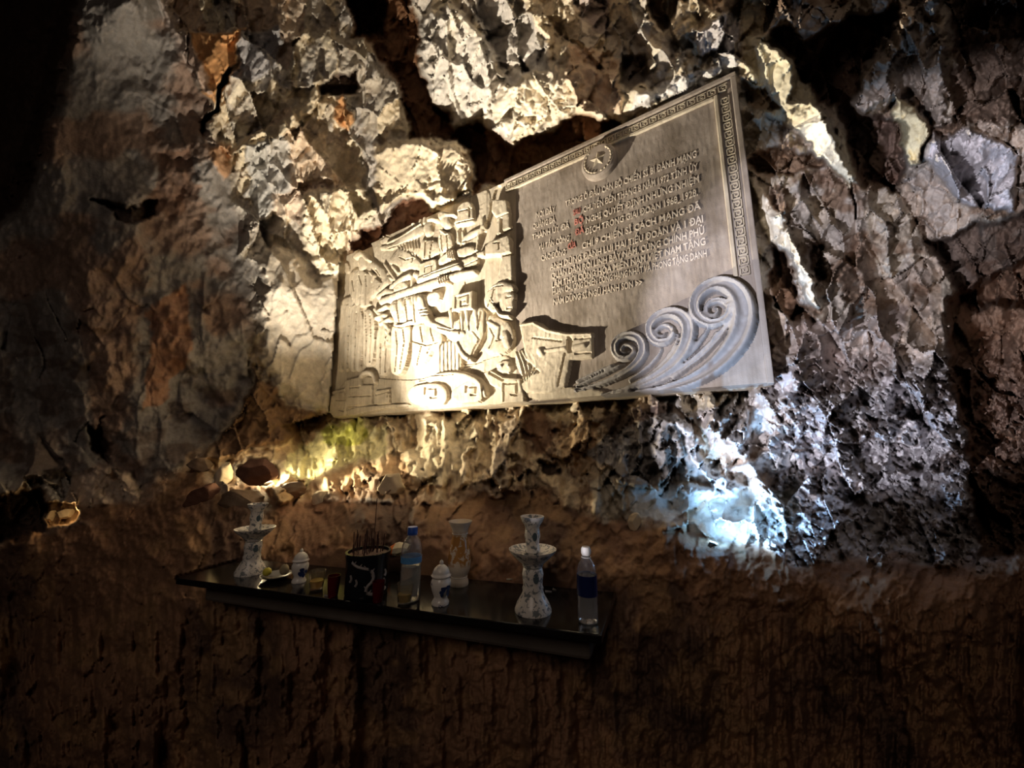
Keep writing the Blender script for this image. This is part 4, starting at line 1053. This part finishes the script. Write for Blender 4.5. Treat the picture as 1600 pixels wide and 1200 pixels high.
def terrain(px, py):
    return float(D[np.searchsorted(gy, py), np.searchsorted(gx, px)])
def loose_rock(px, py, wpx, hpx, label, mat=None, seed=1, near=0.02, tilt=0.0, dd=None, cuts=18):
    d = (terrain(px, py) if dd is None else dd) - near
    c = at(px, py, d); kk = d / F
    rn = random.Random(seed)
    import bmesh
    side = [(Vector((1, 0, .3)).normalized(), .72), (Vector((-1, 0, .25)).normalized(), .70), (Vector((.2, 0, -1)).normalized(), .75), (Vector((-.15, 0, 1)).normalized(), .78), (Vector((0, -1, .1)).normalized(), .7)]
    bm = bmesh.new(); bmesh.ops.create_icosphere(bm, subdivisions=4, radius=1.0)
    pl = [(Vector((rn.uniform(-1, 1), rn.uniform(-1, 1), rn.uniform(-1, 1))).normalized(), rn.uniform(.60, .86)) for _ in range(cuts)] + side
    for v in bm.verts:
        p = v.co.copy()
        for n_, k_ in pl:
            q = p.dot(n_)
            if q > k_: p -= n_ * (q - k_) * .93
        p *= 1 + .035 * math.sin(p.x * 9 + seed) * math.sin(p.z * 11) + rn.uniform(-.008, .008)
        v.co = Vector((p.x * wpx * kk, p.y * (wpx + hpx) * .45 * kk, p.z * hpx * kk))
    me = bpy.data.meshes.new('loose_rock'); bm.to_mesh(me); bm.free(); me.shade_smooth(); me.set_sharp_from_angle(angle=math.radians(35))
    me.materials.append(mat or M_STONE)
    o = bpy.data.objects.new('loose_rock', me); COL.objects.link(o); o.location = c; o.rotation_euler = (0, tilt, 0)
    tag(o, label, 'rock'); return o
# ------------------------------------------------------------------ shelf
UP = Vector((0, 0, 1))
SROT = math.atan2(SDIR.y, SDIR.x)
shelf = empty('stone_shelf', (sa + sb + sc_pt + sd) / 4, 'black polished granite slab fixed to the cave rock as an altar shelf', 'shelf')
def quad_prism(name, q, z0, z1, mat, parent=None, org=Vector((0, 0, 0)), bev=.003):
    n = len(q)
    V_ = [(p[0] - org.x, p[1] - org.y, z0 - org.z) for p in q] + [(p[0] - org.x, p[1] - org.y, z1 - org.z) for p in q]
    F_ = [tuple(reversed(range(n))), tuple(range(n, 2 * n))] + [(i, (i + 1) % n, n + (i + 1) % n, n + i) for i in range(n)]
    o = mesh_obj(name, V_, F_, mat, parent)
    if bev:
        m_ = o.modifiers.new('bevel', 'BEVEL'); m_.width = bev; m_.segments = 2
    return o
back = SNRM * 0.0
quad_prism('slab', [sa, sd, sc_pt, sb], SHZ - .020, SHZ, M_GRANITE, shelf, shelf.location)
M_SHADE_BAND = stone_material('shade_band_grey', (0.09, 0.075, 0.065), (0.17, 0.145, 0.125), grain=80, streak=False)
inn = SNRM * .055
quad_prism('shade_band', [sa + inn + SDIR * .06, sd + inn - SDIR * .03, sc_pt - SDIR * .03, sb + SDIR * .04], SHZ - .085, SHZ - .0205, M_SHADE_BAND, shelf, shelf.location, .01)  # grey block added for the shaded band under the shelf

# ------------------------------------------------------------------ things on the shelf
M_BLUEWHITE = porcelain('blue_and_white_porcelain', (0.03, 0.05, 0.16), .60, 34, (0.80, 0.76, 0.70))
M_GREYWHITE = porcelain('grey_painted_porcelain', (0.22, 0.24, 0.25), .52, 80, (0.80, 0.76, 0.70), rough=.3)
M_BLUE = simple('cobalt_glaze', (0.02, 0.035, 0.11), 0.2, noise=.4)
M_GREYBLUE = simple('grey_blue_glaze', (0.10, 0.14, 0.16), 0.25, noise=.4)
M_VASE = porcelain('ochre_painted_porcelain', (0.50, 0.24, 0.07), .42, 45, (0.78, 0.68, 0.55), .055, .165)
M_PET = simple('clear_plastic', (0.95, 0.97, 1.0), 0.06, trans=0.93, ior=1.22)
M_WATER = simple('water', (0.95, 0.97, 0.95), 0.02, trans=0.95, ior=1.33)
M_CAPB = simple('blue_cap_plastic', (0.03, 0.10, 0.45), 0.35)
M_CAPW = simple('white_cap_plastic', (0.75, 0.70, 0.62), 0.4)
M_LABB = simple('dark_blue_label', (0.01, 0.018, 0.10), 0.3, noise=.3)
M_LABL = simple('light_blue_label', (0.10, 0.30, 0.62), 0.35, noise=.4)
M_REDG = simple('red_glass', (0.20, 0.004, 0.016), 0.08, trans=0.6)
M_GLASS = simple('clear_glass', (1.0, 0.93, 0.75), 0.03, trans=0.95, ior=1.45)
M_YELLOW_REFL = simple('yellow_reflection', (0.75, 0.55, 0.18), 0.08, trans=0.5, ior=1.4)  # yellow body standing for yellow light reflected in the clear glasses
M_BLACKC = simple('black_glaze', (0.010, 0.012, 0.016), 0.2)
M_DRAGON = simple('grey_relief_glaze', (0.30, 0.27, 0.26), 0.4, noise=.4)
M_ASH = simple('incense_ash', (0.20, 0.13, 0.10), 0.95, noise=.5)
M_STICK = simple('burnt_incense_stick', (0.05, 0.015, 0.012), 0.8, noise=.4)

def thing_at(name, px, py, label, cat, group=None, rz=0.0):
    return empty(name, on_shelf(px, py), label, cat, rz, group)
def ptdepth(px, py):
    p = on_shelf(px, py); return p.y * CP + (p.z - CAMZ) * SP

def scale_prof(prof, k): return [(r * k, z * k) for r, z in prof]
CANDLE = [(.001, 0), (.0535, 0), (.0535, .005), (.047, .022), (.036, .040), (.0315, .048), (.030, .056), (.031, .062), (.028, .070), (.030, .090), (.0315, .100), (.029, .112), (.027, .118)]
PLATE = [(.020, .1175), (.030, .122), (.031, .128), (.045, .140), (.062, .156), (.070, .166), (.071, .169), (.067, .168), (.050, .160), (.030, .157), (.020, .157)]
UPPER = [(.018, .157), (.023, .162), (.021, .176), (.0195, .184), (.021, .194), (.0235, .206), (.022, .220), (.0205, .228), (.024, .238), (.031, .247), (.0355, .258), (.036, .262), (.032, .262), (.020, .248), (.014, .240), (.001, .240)]
def candlestick(px, py, hpx, label, mats):
    t = thing_at('candlestick', px, py, label, 'candlestick')
    k = hpx / F * ptdepth(px, py) / .262
    lathe('foot', scale_prof(CANDLE, k), mats[0], t, 36)
    lathe('drip_plate', scale_prof(PLATE, k), mats[0], t, 40)
    lathe('candle_socket', scale_prof(UPPER, k), mats[0], t, 36)
    # painted ovals on the two columns
    for z, rad, hh, nm in ((.095, .0308, .014, 'painted_oval'), (.207, .0232, .012, 'painted_oval')):
        toward = (Vector((0, 0, 0)) - t.location).to_2d(); base_a = math.atan2(toward.y, toward.x) + .30
        Vv = []; Ff = []
        N = 20
        ctr = Vector((math.cos(base_a), math.sin(base_a), 0)) * rad * k
        Vv.append(ctr * 1.03 + UP * z * k)
        for j in range(N):
            aa = 2 * PI * j / N
            an = base_a + math.cos(aa) * hh * .62 / rad
            Vv.append(Vector((math.cos(an), math.sin(an), 0)) * rad * k * 1.02 + UP * (z * k + math.sin(aa) * hh * k))
        for j in range(N): Ff.append((0, 1 + j, 1 + (j + 1) % N))
        o = mesh_obj(nm, Vv, Ff, M_GREYBLUE, t, True); o['label'] = 'grey-blue painted oval'
    return t
candlestick(391, 895, 104, 'white and grey porcelain candlestick with drip plate at the left end of the black shelf', [M_GREYWHITE])
candlestick(833, 954, 141, 'painted white and grey porcelain candlestick with wide drip plate, right of the vase', [M_GREYWHITE])

def lidded_jar(px, py, hpx, label):
    t = thing_at('lidded_jar', px, py, label, 'jar')
    k = hpx / F * ptdepth(px, py) / .14
    lathe('body', scale_prof([(.001, 0), (.029, 0), (.030, .006), (.026, .013), (.022, .020), (.024, .028), (.031, .045), (.035, .062), (.034, .074), (.028, .084), (.025, .088), (.001, .088)], k), M_BLUEWHITE, t, 32)
    lid = lathe('lid', scale_prof([(.001, .087), (.033, .087), (.0345, .091), (.031, .096), (.029, .099), (.0295, .102), (.023, .114), (.014, .122), (.006, .126), (.001, .127)], k), M_BLUEWHITE, t, 32)
    lathe('knob', scale_prof([(.001, .125), (.006, .126), (.0075, .131), (.005, .137), (.001, .141)], k), M_CAPW, lid, 16)
    toward = (-t.location).to_2d(); ba = math.atan2(toward.y, toward.x)
    rnd = random.Random(int(px))
    for j in range(7):   # brush painted cobalt flower
        an = ba + .45 + rnd.uniform(-.45, .45); z = .045 + rnd.uniform(-.014, .016); rr = (.0318 + .0028 * (z > .045)) * k
        N = 10; ctr = Vector((math.cos(an), math.sin(an), 0)) * rr * 1.03 + UP * z * k
        Vv = [ctr]; sz = rnd.uniform(.006, .010)
        for q in range(N):
            aa = 2 * PI * q / N; a2 = an + math.cos(aa) * sz / .033; s_ = sz * (1 + .3 * math.sin(3 * aa))
            Vv.append(Vector((math.cos(a2), math.sin(a2), 0)) * rr * 1.005 + UP * (z * k + math.sin(aa) * s_ * k))
        mesh_obj('painted_petal', Vv, [(0, 1 + q, 1 + (q + 1) % N) for q in range(N)], M_BLUE, t, True)
    return t
lidded_jar(467, 909, 49, 'small blue and white lidded jar between the left candlestick and the incense pot')
lidded_jar(688, 943, 64, 'blue and white lidded jar just in front of the ochre vase')

k = 94 / F * ptdepth(717, 913) / .225
t = thing_at('flower_vase', 717, 913, 'cream porcelain vase painted ochre, with flared mouth, standing empty', 'vase')
lathe('body', scale_prof([(.001, 0), (.035, 0), (.0365, .006), (.035, .016), (.030, .024), (.029, .030), (.036, .042), (.042, .062), (.0435, .085), (.041, .110), (.036, .135), (.031, .160), (.0285, .180), (.031, .196), (.038, .212), (.0445, .223), (.0455, .226), (.042, .226), (.034, .214), (.026, .196), (.024, .18), (.024, .05), (.001, .04)], k), M_VASE, t, 40)
for z, r_ in ((.028, .0305), (.182, .0292)):
    lathe('ring', scale_prof([(r_ - .004, z - .0025), (r_ + .001, z - .0015), (r_ + .001, z + .0015), (r_ - .004, z + .0025)], k), M_CAPW, t, 32)

def bottle(px, py, hpx, label, capm, labm, z_lab, water, shape):
    t = thing_at('plastic_bottle', px, py, label, 'bottle')
    k = hpx / F * ptdepth(px, py) / .215
    prof = [(.001, .002), (.024, 0), (.030, .004), (.031, .012), (.031, .05), (.0295, .055), (.031, .060), (.031, .085), (.0295, .09), (.031, .095), (.031, .13), (.0305, .145), (.029, .158), (.024, .172), (.016, .184), (.0125, .190), (.0125, .198)]
    inner = [(r - .0012, z) for r, z in reversed(prof)][:-1] + [(.001, .004)]
    lathe('bottle_body', scale_prof(prof + inner, k), M_PET, t, 28, cap=False)
    lathe('water', scale_prof([(.001, .006), (.027, .006), (.0285, .012), (.0285, water), (.001, water)], k), M_WATER, t, 28)
    if shape == 'round':
        lathe('cap', scale_prof([(.001, .196), (.013, .196), (.0155, .202), (.0155, .213), (.012, .221), (.001, .222)], k), capm, t, 20)
    else:
        lathe('cap', scale_prof([(.001, .193), (.0155, .193), (.0155, .210), (.014, .212), (.001, .212)], k), capm, t, 20)
    lathe('neck_ring', scale_prof([(.011, .189), (.0155, .189), (.0155, .1915), (.011, .1915)], k), capm, t, 20)
    z0, z1 = z_lab
    lathe('label', scale_prof([(.0312, z0), (.0318, z0), (.0318, z1), (.0312, z1)], k), labm, t, 28, cap=False)
    return t
bottle(640, 938, 111, 'clear plastic water bottle with blue cap, beside the incense pot', M_CAPB, M_LABL, (.110, .128), .10, 'flat')
bottle(919, 972, 108, 'clear plastic bottle with pale cap and dark blue label at the right end', M_CAPW, M_LABB, (.080, .140), .135, 'round')

# incense pot
t = thing_at('incense_pot', 572, 926, 'black cylindrical incense pot with grey dragon relief, full of burnt sticks', 'incense pot')
kd = ptdepth(572, 926)
PR = 33 / F * kd; PH = 62 / F * kd
lathe('bowl', [(.001, 0), (PR * .93, 0), (PR * .97, .006), (PR * .96, .02), (PR * .98, PH * .8), (PR * 1.03, PH * .93), (PR * 1.04, PH), (PR * .93, PH), (PR * .90, PH * .9), (PR * .9, .02), (.001, .02)], M_BLACKC, t, 40)
lathe('ash', [(.001, PH * .80), (PR * .905, PH * .80), (PR * .905, PH * .93), (PR * .5, PH * .97), (.001, PH * .98)], M_ASH, t, 28)
tw = (-t.location).to_2d(); ba = math.atan2(tw.y, tw.x)
def on_pot(u_, z_, r_=1.0): return Vector((math.cos(ba + u_) * PR * r_, math.sin(ba + u_) * PR * r_, z_ * PH))
drag = [(-.95, .18), (-.6, .12), (-.25, .10), (.02, .18), (-.02, .3), (-.25, .4), (-.3, .55), (-.1, .68), (.2, .72), (.5, .76), (.75, .84)]
o = tube('dragon_relief', [on_pot(-u_, z_, .985) for u_, z_ in smooth_path(drag, 1)], .0052, M_DRAGON, t, 8, .7); o['label'] = 'grey dragon in relief'
for j in range(12):
    a_, b_ = drag[min(j, 9)], drag[min(j + 1, 10)]
    mx_, mz_ = (a_[0] + b_[0]) / 2, (a_[1] + b_[1]) / 2
    tube('dragon_spike', [on_pot(-mx_, mz_, .99), on_pot(-mx_ + .10 * (-1) ** j, mz_ + .08, 1.01)], .003, M_DRAGON, t, 5, .3)
for u_, z_ in ((.85, .25), (.9, .45), (-.5, .32), (-.8, .4)):
    tube('cloud_relief', smooth_path([tuple(on_pot(u_, z_, .985)), tuple(on_pot(u_ + .08, z_ + .07, .99)), tuple(on_pot(u_, z_ + .15, .985))], 1), .004, M_DRAGON, t, 6, .6)
rnd = random.Random(5)
for j in range(46):
    a_ = rnd.uniform(0, 2 * PI); r_ = PR * .82 * math.sqrt(rnd.random()) * (.9)
    b0 = Vector((r_ * math.cos(a_) - PR * .1, r_ * math.sin(a_), PH * .9)); L_ = rnd.choice([.03, .035, .045, .05, .06, .07])
    tp = b0 + Vector((rnd.uniform(-.12, .12), rnd.uniform(-.12, .12), 1)).normalized() * L_
    tube('incense_stick', [b0, tp], .0013, M_STICK, t, 5, .8)
b0 = Vector((PR * .22, 0, PH * .9)); tube('incense_stick', [b0, b0 + Vector((.002, 0, .165))], .0011, M_STICK, t, 5)

# small glasses
def glass(px, py, rpx, hpx, label, mat, inner=None, cat='glass', group=None):
    t = thing_at('drinking_glass' if inner else 'votive_glass', px, py, label, cat, group)
    kk = ptdepth(px, py) / F; r_ = rpx * kk; h_ = hpx * kk
    lathe('cup', [(.001, 0), (r_ * .72, 0), (r_ * .8, h_ * .1), (r_ * .97, h_ * .75), (r_, h_), (r_ * .93, h_), (r_ * .88, h_ * .7), (r_ * .7, h_ * .15), (.001, h_ * .12)], mat, t, 24, cap=False)
    if inner: lathe('reflection_fill', [(.001, h_ * .14), (r_ * .68, h_ * .14), (r_ * .82, h_ * .5), (.001, h_ * .5)], inner, t, 24)
    else: lathe('wax', [(.001, h_ * .14), (r_ * .68, h_ * .14), (r_ * .80, h_ * .45), (.001, h_ * .45)], M_REDG, t, 20)
    return t
glass(494, 921, 12, 28, 'small clear glass with a yellow reflection set inside, right of the left jar', M_GLASS, M_YELLOW_REFL)
glass(632, 943, 13, 30, 'small clear glass with a yellow reflection set inside, in front of the blue-capped bottle', M_GLASS, M_YELLOW_REFL)
glass(520, 931, 9.5, 30, 'dark red votive glass left of the incense pot', M_REDG)
glass(590, 940, 9.5, 30, 'dark red votive glass in front of the incense pot', M_REDG)
# dish with fruit
t = thing_at('small_dish', 432, 904, 'small dark dish beside the foot of the left candlestick', 'dish')
lathe('dish_body', [(.001, 0), (.025, 0), (.034, .006), (.047, .012), (.048, .014), (.044, .014), (.03, .007), (.001, .005)], simple('dark_glazed_dish', (.10, .09, .09), .25), t, 32)
dz = on_shelf(432, 904)
def lump(name, loc, r, mat, lab, cat, sq=(1, 1, 1), seed=0):
    t = empty(name, loc, lab, cat)
    rn = random.Random(seed); prof = []
    N = 9
    V_ = []; F_ = []
    M_ = 14
    for i in range(N + 1):
        th = PI * i / N
        for j in range(M_):
            a = 2 * PI * j / M_; q = 1 + rn.uniform(-.06, .06)
            V_.append((r * sq[0] * math.sin(th) * math.cos(a) * q, r * sq[1] * math.sin(th) * math.sin(a) * q, r * sq[2] * (1 - math.cos(th))))
    for i in range(N):
        for j in range(M_): F_.append((i * M_ + j, (i + 1) * M_ + j, (i + 1) * M_ + (j + 1) % M_, i * M_ + (j + 1) % M_))
    mesh_obj('flesh', V_, F_, mat, t, True)
    return t
t = lump('yellow_fruit', dz + Vector((-.026, -.012, .0115)), .013, simple('yellow_peel', (.62, .56, .06), .45, noise=.3), 'tiny yellow-green fruit on the left of the dark dish', 'fruit', seed=2)
tube('stem', [(0, 0, .024), (.001, 0, .030)], .0015, M_STICK, t, 5)
t = lump('pale_cake', dz + Vector((.022, .002, .010)), .015, simple('pale_crumb', (.34, .29, .18), .8, noise=.4), 'pale dull lump on the right of the dark dish', 'food', (1.0, .8, 1.15), seed=3)
tube('stalk', [(0, 0, .030), (.003, 0, .037)], .0015, M_STICK, t, 5)

# crumpled packet behind the bottle
pk = at(622, 870, float(shelf_depth(622, 870, .03)))
loose_rock(628, 879, 34, 10, 'low brown rock at the back of the shelf under the crumpled packet', None, 23, -.04, 0, dd=float(shelf_depth(628, 879, .035)))
t = empty('crumpled_packet', pk, 'crumpled white and orange packet lying behind the blue-capped bottle', 'packet', SROT)
rn = random.Random(9); V_ = []; F_ = []
W_, Dp, Ht = .085, .045, .050
nx_, ny_ = 9, 6
for sgn in (0, 1):
    for j in range(ny_):
        for i in range(nx_):
            u_ = i / (nx_ - 1); v_ = j / (ny_ - 1)
            pill = (math.sin(PI * max(.06, min(.94, u_))) * math.sin(PI * max(.06, min(.94, v_)))) ** .6
            z = Ht * .5 + (sgn - .5) * Ht * .95 * pill + rn.uniform(-.002, .002) + .016 * (u_ - .5)
            V_.append(((u_ - .5) * W_ + rn.uniform(-.002, .002), (v_ - .5) * Dp + rn.uniform(-.002, .002), max(.0005, z)))
n1 = nx_ * ny_
for sgn in (0, 1):
    for j in range(ny_ - 1):
        for i in range(nx_ - 1):
            a = sgn * n1 + j * nx_ + i; f_ = (a, a + 1, a + nx_ + 1, a + nx_)
            F_.append(f_ if sgn else tuple(reversed(f_)))
bd = [i for i in range(nx_)] + [j * nx_ + nx_ - 1 for j in range(1, ny_)] + [(ny_ - 1) * nx_ + i for i in range(nx_ - 2, -1, -1)] + [j * nx_ for j in range(ny_ - 2, 0, -1)]
for a, b in zip(bd, bd[1:] + bd[:1]): F_.append((a, b, b + n1, a + n1))
Wm = simple('white_wrapper', (.80, .72, .50), .4, noise=.2); Om = simple('orange_wrapper', (.75, .20, .03), .4, noise=.3)
FO = [f for f in F_ if sum(V_[i][0] for i in f) / 4 < -.014 + .25 * (sum(V_[i][2] for i in f) / 4 - .025)]
FW = [f for f in F_ if f not in FO]
mesh_obj('wrapper', V_, FW, Wm, t); o = mesh_obj('printed_end', V_, FO, Om, t); o['label'] = 'orange printed end'
# scraps of foil, and one sliver standing for a highlight on the shelf edge
M_FOIL = simple('silver_foil', (.65, .62, .58), .3, metal=.8)
for j, (px, py, ln, an, lb) in enumerate([(797, 906, .024, .3, 'scrap of silver foil on the shelf left of the right candlestick'), (857, 925, .020, .2, 'torn foil scrap right of the right candlestick, nearer the back'),
        (866, 922, .012, -.5, 'tiniest foil crumb right of the right candlestick'), (510, 932, .014, .1, 'silver sliver added as a shelf edge highlight between yellow glass and red votive')]):
    p = on_shelf(px, py); c, s_ = math.cos(SROT + an), math.sin(SROT + an)
    V_ = [(-ln / 2, -.002, .001), (ln / 2, -.001, .0035), (ln / 2, .003, .002), (-ln / 2, .002, .0045), (-ln / 2, -.002, .0), (ln / 2, -.001, .0), (ln / 2, .003, .0), (-ln / 2, .002, .0)]
    o = mesh_obj('foil_scrap_or_glint', V_, [(0, 1, 2, 3), (7, 6, 5, 4), (0, 4, 5, 1), (1, 5, 6, 2), (2, 6, 7, 3), (3, 7, 4, 0)], M_FOIL)
    o.location = p; o.rotation_euler = (0, 0, SROT + an); tag(o, lb, 'foil scrap')


# ------------------------------------------------------------------ loose rocks and the lamps themselves
M_PALEST = stone_material('pale_calcite', (0.62, 0.50, 0.33), (0.80, 0.70, 0.52), grain=50, streak=False)
M_REDST = stone_material('dark_red_stone', (0.10, 0.045, 0.03), (0.17, 0.08, 0.05), grain=50, bump=.6, streak=False)
loose_rock(350, 742, 15, 25, 'small upright cream stone glowing in the lamp light above the left candlestick', M_PALEST, 4, .04, .05, dd=2.15)
loose_rock(378, 784, 42, 24, 'flat brown block of stone right behind the top of the left candlestick', None, 11, .0, .08, cuts=16)
loose_rock(318, 776, 30, 24, 'dark rough rock left of the flat brown block', M_REDST, 12, -.01)
loose_rock(312, 727, 20, 14, 'rounded tan rock left of the glowing upright stone', None, 13, .0)
loose_rock(401, 738, 35, 26, 'dark red stone shielding the warm floodlight', M_REDST, 14, 0, .12, dd=1.98)
loose_rock(456, 766, 30, 15, 'orange-brown rock directly in front of the warm floodlight', None, 15, 0, -.05, dd=1.96)
loose_rock(500, 782, 16, 18, 'pale stone right of the warm floodlight', M_PALEST, 16, -.01, .2)
loose_rock(612, 758, 24, 22, 'white limestone lump on the ledge above the incense pot', M_PALEST, 17, .03)
loose_rock(990, 815, 12, 17, 'small tan stone at the left end of the cold lit hollow', M_PALEST, 18, .03, .2)
loose_rock(103, 803, 12, 10, 'cream stone lit inside the dark hollow at the far left', M_PALEST, 19, .0, .2, dd=terrain(103, 803) - .02)
loose_rock(80, 808, 5, 13, 'thin pale splinter of stone left of the lit cream stone', M_PALEST, 20, .0, .2, dd=terrain(84, 808) - .01)
point_light('hollow_lamp_light', at(116, 797, terrain(103, 803) - .10), 0.22, (1.0, 0.70, 0.32), 0.01)

M_HOUS = simple('black_lamp_housing', (0.02, 0.02, 0.02), 0.5)
def floodlight(loc, target, label, col, es, sz):
    aim = (Vector(target) - Vector(loc)).normalized()
    t = empty('floodlight', Vector(loc) - aim * .055, label, 'floodlight')
    t.rotation_euler = aim.to_track_quat('Y', 'Z').to_euler()
    V_, F_ = box_vf(-sz, sz, -.03, .018, -sz * .7, sz * .7)
    o = mesh_obj('housing', V_, F_, M_HOUS, t); m_ = o.modifiers.new('bevel', 'BEVEL'); m_.width = .005; m_.segments = 2
    V_, F_ = box_vf(-sz * .88, sz * .88, .0185, .022, -sz * .58, sz * .58)
    mesh_obj('lens', V_, F_, simple('lit_lens', (1, 1, 1), .3, emit=col, es=es), t)
    for j in range(5):
        V_, F_ = box_vf(-sz * .8 + j * sz * .4 - .002, -sz * .8 + j * sz * .4 + .002, -.042, -.0302, -sz * .6, sz * .6)
        mesh_obj('cooling_fin', V_, F_, M_HOUS, t)
    V_, F_ = box_vf(-sz - .008, -sz - .004, -.01, .004, -sz * 1.1, .01); mesh_obj('bracket', V_, F_, M_HOUS, t)
    V_, F_ = box_vf(sz + .004, sz + .008, -.01, .004, -sz * 1.1, .01); mesh_obj('bracket', V_, F_, M_HOUS, t)
floodlight(LAMP1, at(760, 160, 2.5), 'small black floodlight throwing warm light up from behind the dark red stone', (1.0, .55, .25), 14.0, .035)
floodlight(LAMP2, at(1290, 420, 1.5), 'small black floodlight throwing cold blue light, low behind the right ledge', (.45, .75, 1.0), 3.0, .012)
